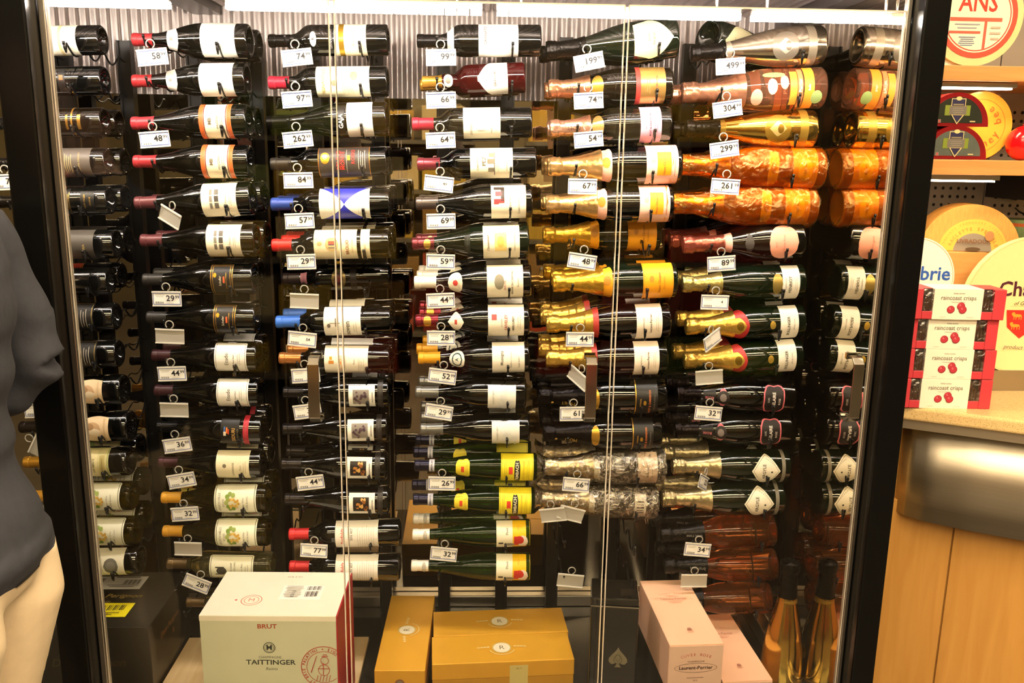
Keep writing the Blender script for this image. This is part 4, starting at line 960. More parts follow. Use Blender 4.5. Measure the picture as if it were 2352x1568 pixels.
for x, y, pr, tilt, yaw, where in TAGS:
    p = P(x, y, YF - .058)
    lab = ('price tag reading %s ' % pr if pr and not pr.endswith('.s') else 'white price tag ' if pr else 'empty grey tag holder ') + where
    e = empty('price_tag', p, (0, math.radians(tilt), math.radians(yaw)), lab, 'price tag', 'price tags hanging on the rack pegs')
    if pr is None and yaw == 40: pr = ''
    link(bpy.data.objects.new('holder', ME_HOLDER if pr is not None else ME_HOLDERB), e)
    link(bpy.data.objects.new('hook_ring', ME_RING), e)
    if pr is not None: link(bpy.data.objects.new('card', card(pr)), e)

# ------------------------------------------------------------------ boxes and bottle on the cabinet floor
def carton(name, c, size, rz, m, label, cat, bev=.0015, side=None):
    """c = centre of the bottom; size = (w, d, h)"""
    e = empty(name, c, (0, 0, rz), label, cat)
    w, d, h = size; b = MB(); b.box(-w/2, w/2, -d/2, d/2, 0, h, m); o = b.obj('carton', e); bevel(o, bev)
    return e
FR = lambda w, d, h: Flat((0, -d/2, h/2), (1, 0, 0), (0, 0, 1))
TP = lambda w, d, h: Flat((0, 0, h), (1, 0, 0), (0, 1, 0))
RT = lambda w, d, h: Flat((w/2, 0, h/2), (0, 1, 0), (0, 0, 1))

# black case on the left
zt = CAMZ - 1.14; a = PZ(427, 1313, zt); f_ = PZ(350, 1440, zt)
w, d, h = .36, a.y - f_.y, zt - ZF
M_DP = mat('black_card', '#1d1b18', .35, 0, .12, 25)
e = carton('champagne_case', (a.x - w/2 + .004, (a.y + f_.y)/2, ZF), (w, d, h), 0, M_DP, 'black cardboard champagne case with stickers behind the left post', 'case')
t = Flat((.032, 0, h), (1, 0, 0), (0, 1, 0)); t.text('Dom Perignon', .0, .01, .026, '#9a8448', shear=.25, bold=True); t.ell(.0, -.02, .007, .006, '#9a8a5c')
t.rect(-.10, .055, .045, .115, '#f0eee8'); t.bars(.0, .045, .07, .095, 12, '#2a2826'); t.bars(-.095, -.05, .06, .10, 9, '#3a3836'); t.lines(-.04, .05, .05, .066, 2, '#5a5856'); t.lines(-.04, .05, .098, .112, 1, '#5a5856')
t.rect(-.09, .075, -.10, -.032, '#f2e21c'); t.bars(-.02, .062, -.07, -.045, 16, '#3a3410'); t.lines(-.08, .06, -.096, -.078, 2, '#6a6010'); t.text('700-044', .01, -.09, .012, '#5a5210'); t.lines(-.08, -.03, -.07, -.04, 3, '#a89c14')
t.poly([(.15, .03), (.158, .034), (.154, .022)], '#d8d2c8')
t.obj('top_print', e)
t = RT(w, d, h); t.text('Dom Perignon', -.01, .03, .022, '#8a5a34', shear=.25, bold=True); t.ell(.01, .0, .005, .008, '#8a5a34'); t.rect(-d*.48, d*.48, -.012, -.0105, '#4a3a30'); t.obj('side_print', e)
t = FR(w, d, h); t.text('Dom Perignon', .03, .0, .03, '#6a5c3c', shear=.25, bold=True); t.obj('front_print', e)

# plywood board and white case
M_PLY = wood('pale_plywood', '#e0bd86', '#f0d4a4', 5, .5, (10, 1, 10))
zb = ZF + .012
o = boxobj('plywood_board', -.79, -.30, YG + .03, 2.19, ZF, zb, M_PLY, None, .001); tag(o, 'pale plywood board lying under the white champagne case', 'board')
zt = CAMZ - 1.02; fl_ = PZ(458, 1415, zt); fr_ = PZ(775, 1418, zt); bl_ = PZ(517, 1313, zt)
w = fr_.x - fl_.x; d = .205; h = zt - zb
M_WCASE = mat('white_card', '#efe9d6', .5, 0, .03, 20)
M_PCASE = mat('celadon_card', '#cfd2b8', .5, 0, .03, 20)
M_RCASE = mat('crimson_card', '#a8202a', .42, 0, .06, 20)
yc = max(fl_.y, YG + .03) + d/2
e = empty('champagne_case', ((fl_.x + fr_.x)/2, yc, zb), (0, 0, -.02), 'white and pale green champagne case with crimson end beside the first door seam', 'case')
b = MB(); b.box(-w/2, w/2 - .002, -d/2, d/2, 0, h - .001, M_PCASE); o = b.obj('carton', e); bevel(o, .0015)
b = MB(); b.box(-w/2, w/2 - .002, -d/2, d/2, h - .001, h + .001, M_WCASE); b.box(-w/2, w/2 - .002, -d/2 - .001, -d/2, h - .012, h, M_WCASE); b.obj('lid_flap', e)
b = MB(); b.box(w/2 - .002, w/2 + .001, -d/2, d/2, 0, h - .0005, M_RCASE); b.obj('end_panel', e)
t = FR(w, d, h); u = lambda px: (px - 616.5) / 317 * w; v = lambda py: h/2 - (py - 1417) / 317 * w * 1.10
t.text('BRUT', u(613), v(1441), .0155, '#a8452c', bold=True, sx=1.15)
t.text('CHAMPAGNE', u(617), v(1513), .0085, '#8f948a'); t.text('TAITTINGER', u(618), v(1525), .0165, '#33382f', bold=True, sx=1.2); t.text('Reims', u(620), v(1540), .011, '#8f948a', shear=.3)
t.ring(u(616), v(1490), .0135, .0135, .0016, '#5a6156'); t.text('M', u(616), v(1490), .018, '#5a6156', bold=True); t.ring(u(616), v(1490), .010, .010, .0008, '#5a6156')
cu, cv = u(742), v(1535); R = .052
t.ring(cu, cv, R, R, .0016, '#b8342c', .25 * PI, 1.75 * PI); t.ring(cu, cv, R * .76, R * .76, .0012, '#b8342c', .25 * PI, 1.75 * PI)
t.arc_text('ET BRIE PALATINI + SIGI', cu, cv, R * .875, .0095, '#b8342c', PI * .80, bold=True)
t.ring(cu, cv - .006, .013, .014, .0012, '#b8342c'); t.rect(cu - .014, cu + .012, cv - .003, cv - .0015, '#b8342c'); t.rect(cu - .002, cu - .0005, cv - .018, cv + .012, '#b8342c')
t.poly([(cu - .030, cv - .012), (cu - .016, cv + .030), (cu - .0145, cv + .030), (cu - .028, cv - .012)], '#b8342c')
t.ring(cu + .002, cv + .018, .009, .010, .0012, '#b8342c'); t.rect(cu - .004, cu + .010, cv + .028, cv + .0295, '#b8342c'); t.rect(cu - .002, cu + .008, cv + .032, cv + .0335, '#b8342c')
for i in range(5): t.poly([(cu - .018 + i * .007, cv - .034), (cu - .014 + i * .007, cv - .018), (cu - .0128 + i * .007, cv - .018), (cu - .0165 + i * .007, cv - .034)], '#b8342c')
t.obj('front_print', e)
t = TP(w, d, h)
t.text('FRAGILE', .005, -.083, .015, '#cf9a80', rot=PI); t.text('SIDE UP', -.02, .034, .012, '#dcb49c', rot=PI); t.text('DESSUS', -.005, .048, .010, '#dcb49c', rot=PI); t.text('10,3 KG', .02, .078, .011, '#dcb49c', rot=PI)
t.ring(-.055, -.035, .024, .024, .002, '#cf7a64'); t.ring(-.055, -.035, .017, .017, .0015, '#cf7a64'); t.text('M', -.055, -.035, .02, '#cf7a64')
t.poly([(-.095, -.035), (-.088, -.031), (-.088, -.039)], '#c84a3c')
t.rect(.005, .10, -.032, .035, '#f8f5ec'); t.bars(.062, .096, .012, .03, 10, '#3c3a36'); t.bars(.062, .092, -.02, .004, 9, '#3c3a36'); t.lines(.01, .055, -.025, .03, 6, '#b0aca2'); t.text('87-0-3', .035, -.01, .012, '#6a6760', rot=PI/2)
t.obj('top_print', e)
t = RT(w, d, h); t.rect(-d*.40, d*.40, -h*.42, h*.28, '#e9ddb8'); t.lines(-d*.25, d*.25, -h*.1, h*.2, 3, '#b8342c'); t.obj('end_print', e)

# gold gift boxes
M_GOLD = mat('gold_card', '#e0a832', .38, .15, .05, 15)
M_GOLDD = mat('gold_card_base', '#c8942c', .4, .15, .05, 15)
def emblem(t, u0, v0, s, rot=0.0):
    t.ell(u0, v0, .024 * s, .024 * s, '#e9dfc2'); t.ring(u0, v0, .024 * s, .024 * s, .003 * s, '#c9b26a'); t.text('R', u0, v0, .024 * s, '#cdbb8a', rot=rot)
    ca, sa = math.cos(rot), math.sin(rot); q = lambda a, b_: (u0 + a * ca - b_ * sa, v0 + a * sa + b_ * ca)
    for sg in (-1, 1):
        for k in range(4):
            c = q(sg * (.034 + k * .008) * s, (.004 - .001 * k) * s); t.ell(c[0], c[1], .0042 * s, .0024 * s, '#e9d79a', 8)
    c = q(0, 0); t.ring(c[0], c[1], .034 * s, .034 * s, .0025 * s, '#e6d08a', rot + PI * 1.12, rot + PI * 1.88)
def gold_box(c, size, rz, label, long_x):
    w, d, h = size
    e = empty('gift_box', c, (0, 0, rz), label, 'gift box', 'gold gift boxes on the cabinet floor')
    b = MB(); b.box(-w/2 + .001, w/2 - .001, -d/2 + .001, d/2 - .001, 0, h * .60, M_GOLDD); bevel(b.obj('base', e), .001)
    b = MB(); b.box(-w/2, w/2, -d/2, d/2, h * .61, h, M_GOLD); bevel(b.obj('lid', e), .0015)
    t = TP(w, d, h); emblem(t, 0, 0, 1.0 if long_x else .95, 0 if long_x else PI/2); t.obj('emblem', e)
    return e
zt = CAMZ - 1.22; h = zt - ZF
a, c_ = PZ(858, 1540, zt), PZ(989, 1367, zt)
wd = PZ(975, 1540, zt).x - a.x
e = gold_box(((a.x + PZ(975, 1540, zt).x)/2 + .004, (a.y + c_.y)/2, ZF), (wd, c_.y - a.y, h), -.015, 'gold gift box lying lengthwise beside the white champagne case', False)
t = FR(wd, c_.y - a.y, h); t.ell(0, .02, .012, .012, '#8a5a3c'); t.ell(0, .02, .008, .008, '#d8c8b0'); t.obj('front_emblem', e)
bl, br, fl2, fr2 = PZ(993, 1404, zt), PZ(1290, 1396, zt), PZ(996, 1525, zt), PZ(1323, 1512, zt)
wd = (fr2 - fl2).length; dep = (bl.y - fl2.y) / 2; cx = (fl2.x + fr2.x + bl.x + br.x) / 4; rz = math.atan2(fr2.y - fl2.y, fr2.x - fl2.x)
e = gold_box((cx, fl2.y + dep/2 + .008, ZF), (wd, dep - .001, h), rz, 'front gold gift box of the pair lying crosswise', True)
t = FR(wd, dep, h); t.rect(.015, .06, -.01, .045, '#cfbf78'); t.text('BRUT', .038, .036, .006, '#7a6a2c'); t.obj('front_seal', e)
gold_box((cx - .003, fl2.y + dep * 1.5 + .010, ZF), (wd, dep - .001, h), rz, 'rear gold gift box of the pair lying crosswise', True)

# black lacquer box with a spade
M_LAQ = mat('black_lacquer_box', '#12110e', .12, 0, .1, 12, coat=.5)
zt = CAMZ - 1.0; tl, tr = P(1367, 1366, 1.86), P(1474, 1390, 1.83)
wb = .112; e = empty('lacquer_box', ((tl.x + tr.x)/2, 1.90, ZF), (0, 0, -.12), 'tall black lacquer gift box with silver spade, left of the pink boxes', 'gift box')
hb = (tl.z + tr.z) / 2 - ZF
b = MB(); b.box(-wb/2, wb/2, -.05, .05, 0, hb * .93, M_LAQ); bevel(b.obj('carcass', e), .003)
b = MB(); b.box(-wb/2, wb/2, -.05, .05, hb * .94, hb, M_LAQ); bevel(b.obj('lid', e), .004)
b = MB(); b.box(-wb/2 - .0006, wb/2 + .0006, -.0506, .0506, hb * .93, hb * .94, M_CHROME); b.obj('lid_seam', e)
t = Flat((.012, -.05, P(1413, 1512, 1.85).z - ZF), (1, 0, 0), (0, 0, 1)); S = .021
sp = []
for i in range(25):
    a = -PI * .5 + 2 * PI * i / 24
    pass
sp = [(0, 1.45), (.25, 1.0), (.7, .5), (1.02, .05), (1.05, -.35), (.75, -.68), (.38, -.62), (.14, -.42), (.22, -.85), (.42, -1.05), (-.42, -1.05), (-.22, -.85), (-.14, -.42), (-.38, -.62), (-.75, -.68), (-1.05, -.35), (-1.02, .05), (-.7, .5), (-.25, 1.0)]
t.poly([(x * S, y * S) for x, y in reversed(sp)], '*#9a937c'); t.ring(0, -.002, .010, .012, .0012, '*#5c5848'); t.ring(0, .004, .006, .010, .001, '*#5c5848'); t.obj('spade_emblem', e)

# pink gift boxes
M_PINK = mat('pink_card', '#f7c6a4', .45, 0, .03, 20)
M_PINKS = mat('pink_card_end', '#e8c4b0', .45, 0, .03, 20)
def pink(top, bot_z, corners, label):
    fl, fr, bl = [PZ(px, py, top) for px, py in corners]
    wd = (fr - fl).length; ax = (fr - fl).normalized(); rz = math.atan2(ax.y, ax.x); dp = min(.33, max(.28, (bl - fl).length)); h = top - bot_z
    c = fl + ax * wd/2 + Vector((-ax.y, ax.x, 0)) * dp/2; c.z = bot_z
    e = empty('gift_box', c, (0, 0, rz), label, 'gift box', 'pink gift boxes on the cabinet floor')
    b = MB(); b.box(-wd/2, wd/2, -dp/2, dp/2, 0, h, M_PINK); bevel(b.obj('carton', e), .0015)
    b = MB(); b.box(-wd/2 + .001, wd/2 - .001, -dp/2 - .0012, -dp/2, .001, h - .004, M_PINKS); b.obj('end_flap', e)
    t = TP(wd, dp, h)
    t.arc_text('CUVEE ROSE', 0, .0, .08, .008, '#d88a74', step=.085); t.text('CHAMPAGNE', 0, .066, .005, '#d88a74'); t.text('Laurent-Perrier', 0, .052, .0105, '#c07a66', bold=True)
    t.ring(0, .052, .048, .009, .0008, '#d0947e'); t.lines(-.02, .02, .030, .038, 2, '#d88a74'); t.poly([(-.006, -.095), (.006, -.095), (.004, -.085), (-.004, -.085)], '#a8705e'); t.lines(-.01, .01, -.104, -.098, 1, '#d0947e')
    t.obj('top_print', e)
    t = Flat((0, -dp/2 - .0012, h/2), (1, 0, 0), (0, 0, 1)); t.arc_text('CUVEE ROSE', 0, -.055, .09, .010, '#c8685a', step=.082); t.text('CHAMPAGNE', 0, .018, .0065, '#a88a7c'); t.text('Laurent-Perrier', 0, .002, .0125, '#7a5c50', bold=True)
    t.ring(0, .002, .050, .012, .0009, '#a8887a'); t.lines(-.028, .028, -.026, -.02, 1, '#a88a7c'); t.text('1812', 0, -.030, .006, '#a88a7c'); t.obj('front_print', e)
    return e
z1 = CAMZ - 1.21; z2 = CAMZ - 1.09
pink(z1, ZF, ((1660, 1565), (1775, 1560), (1590, 1412)), 'lower pink gift box, leaning out right of the upper one')
pink(z2, z1, ((1538, 1481), (1663, 1477), (1485, 1333)), 'upper pink gift box in front of the copper rose bottles')

# gold bottle standing at the right
e = make_bottle('goldspade'); bt = P(1803, 1300, 1.95); base = Vector((P(1795, 1520, 1.95).x, 1.95, ZF)); hgt = P(1812, 1290, 1.95).z - ZF
s = hgt / Lof('ace'); e.matrix_world = Matrix.Translation(base) @ Matrix.Rotation(1.9, 4, 'Z') @ Matrix.Diagonal((s, s, s, 1)); tag(e, 'gold-plated champagne bottle standing upright beside the pink boxes', 'bottle')

# ------------------------------------------------------------------ cheese counter on the right
ZK = .95
A = PZ(2064, 931, ZK); B = PZ(2352, 967, ZK)
ax = (B - A); ax.z = 0; ax.normalize(); nn = Vector((-ax.y, ax.x, 0)); rz = math.atan2(ax.y, ax.x)
M_GRAN = None
def granite():
    m = mat('beige_granite', '#c9a970', .18, 0, .2, 160, coat=.2)
    nt = m.node_tree; b = nt.nodes['Principled BSDF']
    vz = nt.nodes.new('ShaderNodeTexVoronoi'); vz.inputs['Scale'].default_value = 300
    tc = [n for n in nt.nodes if n.type == 'TEX_COORD'][0]; nt.links.new(tc.outputs['Object'], vz.inputs['Vector'])
    rp = nt.nodes.new('ShaderNodeValToRGB'); rp.color_ramp.elements[0].color = lin('#a08452'); rp.color_ramp.elements[1].color = lin('#d9bb84'); rp.color_ramp.elements[0].position = .12; rp.color_ramp.elements[1].position = .42
    nt.links.new(vz.outputs['Distance'], rp.inputs[0]); nt.links.new(rp.outputs[0], b.inputs['Base Color'])
    return m
M_GRAN = granite()
M_OAK = wood('honey_oak', '#c48a4a', '#d9a262', 4, .38, (1, 10, 10))
M_OAKV = wood('golden_oak_veneer', '#b9853f', '#c8954c', 3, .3, (10, 10, 1))
M_PALEV = wood('pale_oak_filler', '#c9a868', '#d2b478', 3, .35, (10, 10, 1))
ct = empty('cheese_counter', (A.x, A.y, 0), (0, 0, rz), 'oak cheese counter with granite top and curved stainless apron right of the cabinet', 'counter')
b = MB(); b.box(-.10, 1.1, 0, .62, ZK - .038, ZK, M_GRAN); bevel(b.obj('granite_top', ct), .008, 3)
b = MB(); b.box(-.08, 1.1, .014, .6, ZK - .064, ZK - .038, M_STEEL); b.obj('steel_lip', ct)
# curved apron: plan line rounds the left corner
pl = [(.005, .22), (.008, .15), (.02, .105), (.045, .075), (.09, .058), (.2, .045), (.4, .04), (.7, .045), (1.1, .06)]
import bisect
path = []
for i in range(len(pl) - 1):
    for k in range(4):
        t = k / 4; path.append((pl[i][0] + (pl[i+1][0] - pl[i][0]) * t, pl[i][1] + (pl[i+1][1] - pl[i][1]) * t))
path.append(pl[-1])
vs = []; fs = []
for x, y in path: vs += [(x, y, ZK - .335), (x, y, ZK - .062), (x, y + .01, ZK - .335), (x, y + .01, ZK - .062)]
for i in range(len(path) - 1):
    q = i * 4; fs += [(q, q + 4, q + 5, q + 1), (q + 2, q + 3, q + 7, q + 6), (q, q + 2, q + 6, q + 4), (q + 1, q + 5, q + 7, q + 3)]
b = MB(); b.add(vs, fs, M_STEEL, True); b.obj('steel_apron', ct)
b = MB(); b.box(-.03, 1.1, .115, .6, .0, ZK - .062, M_OAKV); b.obj('carcass', ct)
for x0, x1 in ((-.028, .172), (.176, .50), (.504, .9)):
    b = MB(); b.box(x0, x1, .10, .114, .06, ZK - .30, M_OAKV); bevel(b.obj('door_panel', ct), .0015)
f0 = P(2003, 1300, 2.16)
o = boxobj('filler_panel', XR + .055, A.x + .03, 2.28, 2.30, 0, ZK - .06, M_PALEV); tag(o, 'pale oak filler panel between black cabinet post and cheese counter', 'panel')

# raincoast style cracker boxes stacked on the granite
M_RED = mat('cranberry_card', '#c23a44', .45, 0, .05, 20)
M_CREAM = mat('cream_sleeve_card', '#efe8d4', .45, 0, .02, 20)
M_CRK = mat('seeded_cracker', '#5a3a1c', .7, 0, .5, 160, bump=.6)
M_FILM = film('cracker_window_film', (.9, .9, .92, 1), .08, .05, .25, 30)
M_TRAY = mat('dark_tray', '#241a12', .6, 0, .2, 40)
def crackers(pxl, pxr, pyt, pyb, zb, label, Yc):
    l, r = P(pxl, (pyt + pyb)/2, Yc), P(pxr, (pyt + pyb)/2 + 8, Yc - .012)
    w = (r - l).length; h = .0795; d = .085; c = (l + r)/2; a_ = math.atan2(r.y - l.y, r.x - l.x)
    e = empty('cracker_box', (c.x, c.y + d/2, zb), (0, 0, a_), label, 'box', 'stack of cracker boxes on the counter')
    x = [-w/2, -w*.40, -w*.18, w*.26, w*.40, w/2]
    # carton with a window opening at either end of the front
    b = MB()
    b.box(x[0], x[5], -d/2 + .012, d/2, 0, h, M_RED)
    for x0, x1 in ((x[0], -w*.39), (w*.37, x[5])): b.box(x0, x1, -d/2, -d/2 + .012, 0, h, M_RED)
    b.box(-w*.39, w*.37, -d/2, -d/2 + .012, 0, h * .27, M_RED); o = b.obj('carton', e); bevel(o, .002)
    for x0, x1 in ((-w*.39, -w*.275), (w*.245, w*.37)):
        b = MB(); b.box(x0, x1, -d/2 + .0115, -d/2 + .012, h*.27, h - .001, M_TRAY)
        n = 4
        for i in range(n):
            q = x0 + (x1 - x0) * (i + .5) / n; b.box(q - .0028, q + .0028, -d/2 + .003, -d/2 + .0112, h * .3, h * (.62 + .1 * ((i * 5) % 3) / 2), M_CRK)
        b.obj('cracker_slices', e)
        b = MB(); b.box(x0, x1, -d/2 + .0005, -d/2 + .001, h * .27, h - .001, M_FILM); b.obj('window_film', e)
    b = MB(); b.box(-w*.28, w*.25, -d/2 - .0012, d/2 + .0005, -.0002, h + .0006, M_CREAM); sl = b.obj('sleeve', e); bevel(sl, .001)
    t = Flat((-w*.015, -d/2 - .0012, h/2), (1, 0, 0), (0, 0, 1))
    t.text('lesley stowe', .0, .029, .0058, '#8a857c'); t.text('raincoast crisps', .0, .017, .0165, '#8f8a82', sx=.88); t.lines(-.026, .026, .005, .008, 1, '#a8a298')
    for cx, cz in ((-.017, -.013), (.008, -.004), (.013, -.013)):
        t.ell(cx, cz, .0100, .0100, '#7a1c28'); t.ell(cx - .0006, cz + .0006, .0090, .0090, '#b83442'); t.ell(cx - .002, cz + .003, .003, .003, '#cf6a70'); t.ell(cx, cz + .004, .001, .001, '#4a1018')
    t.lines(-.046, -.026, -.034, -.031, 1, '#b4aea2'); t.lines(.02, .046, -.034, -.031, 1, '#b4aea2')
    t.obj('sleeve_print', sl)
Yc = (A + ax * .10 + nn * .03).y
bz = [ZK + i * .0805 for i in range(4)]
crackers(2072, 2282, 842, 920, bz[0], 'lowest of four red cracker boxes on the granite counter', Yc)
crackers(2082, 2292, 765, 845, bz[1], 'second lowest red cracker box of the stack of four', Yc)
crackers(2090, 2298, 688, 768, bz[2], 'second highest red cracker box of the stack of four', Yc)
crackers(2104, 2318, 604, 690, bz[3], 'topmost of four red cracker boxes on the counter', Yc - .01)

# shelves with cheese
YS, YB = 2.34, 2.76
zs1t, zs1b = P(2230, 150, YS).z, P(2230, 185, YS).z
zs2t, zs2b = P(2230, 367, YS).z, P(2230, 402, YS).z
XS0, XS1 = XR + .08, 2.3
M_PEG = mat('grey_pegboard', '#9a9084', .5, .1, .05, 20)
M_HOLE = mat('dark_hole', '#1c1916', .8)
M_BRK = mat('dark_bracket_steel', '#2c2824', .4, .4)
sh = empty('wall_shelving', (XS0, YS, ZK), label='oak wall shelving with grey pegboard back above the cheese counter', cat='shelving')
def spart(name, x0, x1, y0, y1, z0, z1, m, bev=0): return boxobj(name, x0 - XS0, x1 - XS0, y0 - YS, y1 - YS, z0 - ZK, z1 - ZK, m, sh, bev)
spart('shelf_board', XS0, XS1, YS, YB, zs1b, zs1t, M_OAK, .002)
spart('shelf_board', XS0, XS1, YS, YB, zs2b, zs2t, M_OAK, .002)
xj = P(2262, 430, YB).x
spart('pegboard', XS0, xj - .002, YB, YB + .02, ZK + .003, 2.4, M_PEG)
spart('pegboard', xj + .002, XS1, YB, YB + .02, ZK + .003, 2.4, M_PEG)
hx0, hz0 = P(2133, 412, YB), P(2150, 412, YB)
stp = (P(2239, 414, YB).x - hx0.x) / 6
b = MB()
for j in range(-4, 16):
    for i in range(-3, 16):
        x = hx0.x + i * stp; z = hx0.z - (j - 4) * stp * 1.05 - .0
        if abs(x - xj) < .02: continue
        b.add([(x - XS0 + .0052 * math.cos(k * PI/4), YB - .0006 - YS, z - ZK + .0052 * math.sin(k * PI/4)) for k in range(8)], [tuple(range(8))], M_HOLE)
o = b.obj('peg_holes', sh); o['kind'] = 'stuff'
b = MB(); b.prism([(0, 0), (.02, -.06), (.10, -.075), (.16, -.02), (.16, 0)], -.012, 0, M_BRK); b.obj('bracket', sh, (xj - XS0, YB - YS - .002, zs2b - ZK - .01))
spart('bracket_arm', xj + .004, xj + .02, YS + .06, YB, zs2b - .075, zs2b - .002, M_BRK)
M_SLED = mat('shelf_led', '#fff6ea', .5, 0, 0, 5, emit=('#ffe2bc', SHELF_LED))
for z, nm, lx in ((zs1b, 'upper', 2352), (zs2b, 'lower', 2340)):
    e = empty('shelf_light', (XS0, YS + .03, z), label='slim led light fixed under the %s oak shelf' % nm, cat='lamp', group='led lights under the oak shelves')
    L_ = P(lx, 200, YS).x - XS0
    b = MB(); b.box(0, L_, 0, .03, -.014, -.002, M_SILVER); b.obj('rail', e)
    b = MB(); b.box(.002, L_ - .012, .002, .024, -.019, -.0145, M_SLED); b.obj('diffuser', e)

def disc(name, c, R, th, m, parent, n=48, rim=None, a0=0, a1=2*PI, bev=.004):
    """standing disc facing -Y, centre c on its front face"""
    b = MB(); full = a1 - a0 > 6.2
    poly = [(R * math.cos(a0 + (a1 - a0) * i / n), R * math.sin(a0 + (a1 - a0) * i / n)) for i in range(n + (0 if full else 1))]
    b.prism(poly, 0, th, m, rim or m); o = b.obj(name, parent, c)
    if bev: bevel(o, bev, 3)
    return o
# top shelf: printed carton and big cheese wheel
p0, p1 = P(2146, 60, YS + .03), P(2213, 60, YS + .03)
w = p1.x - p0.x + .05
e = empty('cheese_carton', (p1.x - w/2, YS + .07, zs1t), label='white carton with blue stripe and yellow cheese picture on the top shelf', cat='carton')
H = .24; b = MB(); b.box(-w/2, w/2, -.04, .04, 0, H, paper('#f3e9d6')); bevel(b.obj('carton', e), .002)
t = Flat((0, -.04, 0), (1, 0, 0), (0, 0, 1)); zz = lambda py: P(2180, py, YS + .03).z - zs1t
t.rect(-w/2, w/2, zz(108), zz(105), '#7d9ad0'); t.lines(-w*.3, w*.4, zz(100), zz(66), 5, '#c8c0b4'); t.text('Kefalo', .015, zz(74), .012, '#9a98b4')
for i, (dx, py, r, c) in enumerate(((0.0, 44, .017, '#e8b82c'), (.02, 46, .014, '#f0d89a'), (-.012, 50, .012, '#e0c060'), (.03, 32, .013, '#f4e6c4'), (.0, 30, .012, '#c9b48a'), (.035, 50, .010, '#d8c494'), (-.02, 34, .01, '#8f9ab8'))): t.ell(dx + .012, zz(py), r, r * .7, c)
t.text('Greece', .012, zz(10), .014, '#7a9ad8', rot=.3); t.rect(-w/2, w/2, zz(-6), zz(-2), '#4a78c8'); t.obj('print', e)
c0 = P(2243, 36, YS + .02); R = c0.z - zs1t - .0005
e = empty('round_cheese', (c0.x, YS + .02, zs1t), label='large cream cheese wheel with red ring label on the top shelf', cat='cheese')
M_CHZ = mat('cream_rind', '#f0d49a', .32, 0, .06, 25, coat=.4)
disc('rind', (0, 0, R), R, .09, M_CHZ, e, bev=.012)
t = Flat((.004, 0, R), (1, 0, 0), (0, 0, 1), .001); r2 = R * .84
t.ell(0, 0, r2, r2, '#f4ead0'); t.ring(0, 0, r2, r2, r2 * .13, '#d8503c'); t.ring(0, 0, r2 * .84, r2 * .84, r2 * .03, '#d8503c')
t.text('ANS', -.002, r2 * .30, .066, '#e23c28', bold=True, sx=.82); t.rect(-r2 * .7, r2 * .62, -r2 * .13, -r2 * .04, '#d8604c')
t.rect(r2 * .18, r2 * .25, -r2 * .80, -r2 * .13, '#d8604c'); t.rect(-r2 * .7, r2 * .10, -r2 * .42, -r2 * .36, '#d8604c'); t.lines(-r2 * .6, r2 * .1, -r2 * .33, -r2 * .16, 2, '#9a98a8'); t.lines(-r2*.45, 0, -r2*.72, -r2*.48, 5, '#6a78a8'); t.lines(r2*.32, r2*.62, -r2*.6, -r2*.2, 3, '#d8b0a0')
t.obj('ring_label', e)

# middle shelf: two half-moon waxed cheeses and a yellow wheel in film
M_WAX = mat('red_wax', '#7d1218', .22, 0, .15, 20, coat=.6)
M_DLAB = mat('dark_label_film', '#2c3028', .25, 0, .1, 25, coat=.5)
def halfmoon(px, py, Rpx, zb, lab_col, label, Y):
    c = P(px, py, Y); R = (P(px + Rpx, py, Y) - c).length
    e = empty('waxed_cheese', (c.x, Y, zb), label=label, cat='cheese', group='red waxed half-moon cheeses')
    disc('wax', (0, 0, .001), R, .075, M_WAX, e, 32, None, 0, PI, .008)
    b = MB(); n = 28; r2 = R * .80; poly = [(r2 * math.cos(PI * i / n), .010 + r2 * math.sin(PI * i / n) * .96) for i in range(n + 1)]
    b.prism(poly, -.0008, .001, mat('film_label_' + lab_col[1:], lab_col, .25, 0, .12, 25, coat=.5)); lb = b.obj('label', e)
    t = Flat((0, -.0008, .012 + r2 * .42), (1, 0, 0), (0, 0, 1))
    s = R * .01
    t.poly([(-22*s, 8*s), (22*s, 8*s), (22*s, 36*s), (-22*s, 36*s)], '#d8c48a'); t.poly([(-20*s, 10*s), (20*s, 10*s), (20*s, 34*s), (-20*s, 34*s)], '#26244a'); t.rect(-16*s, 16*s, 16*s, 20*s, '#e0cfa0'); t.ell(0, 36*s, 9*s, 6*s, '#d8c48a')
    t.rect(-40*s, -22*s, -14*s, 16*s, '#7a8a2c'); t.rect(22*s, 38*s, -14*s, 16*s, '#7a8a2c')
    t.rect(-27*s, 27*s, -12*s, 14*s, '#cdb98a'); t.rect(-25*s, 25*s, -10*s, 12*s, '#b4aca4'); t.lines(-20*s, 20*s, -8*s, 10*s, 3, '#8a8478')
    t.poly([(-20*s, -12*s), (0, -40*s), (20*s, -12*s)], '#d8c48a'); t.poly([(-16*s, -13*s), (0, -36*s), (16*s, -13*s)], '#26244a')
    t.rect(-60*s, -50*s, -36*s, -26*s, '#d8c0b0'); t.rect(-57*s, -53*s, -34*s, -28*s, '#b83030'); t.lines(36*s, 60*s, -36*s, -26*s, 1, '#cdb98a')
    t.obj('label_print', lb)
    return R
Yh = YS + .025
zlow = zs2t
halfmoon(2190, 368, 74, zlow, '#59605a', 'lower red waxed half-moon cheese with grey label on the middle shelf', Yh)
zup = P(2195, 291, Yh).z
halfmoon(2195, 291, 74, zup, '#2a2e26', 'upper red waxed half-moon cheese with black label on the middle shelf', Yh + .004)
c0 = P(2250, 289, Yh + .09); R = c0.z - zs2t
e = empty('round_cheese', (c0.x, Yh + .09, zs2t), label='yellow cheese wheel in clear film behind the red waxed cheeses', cat='cheese')
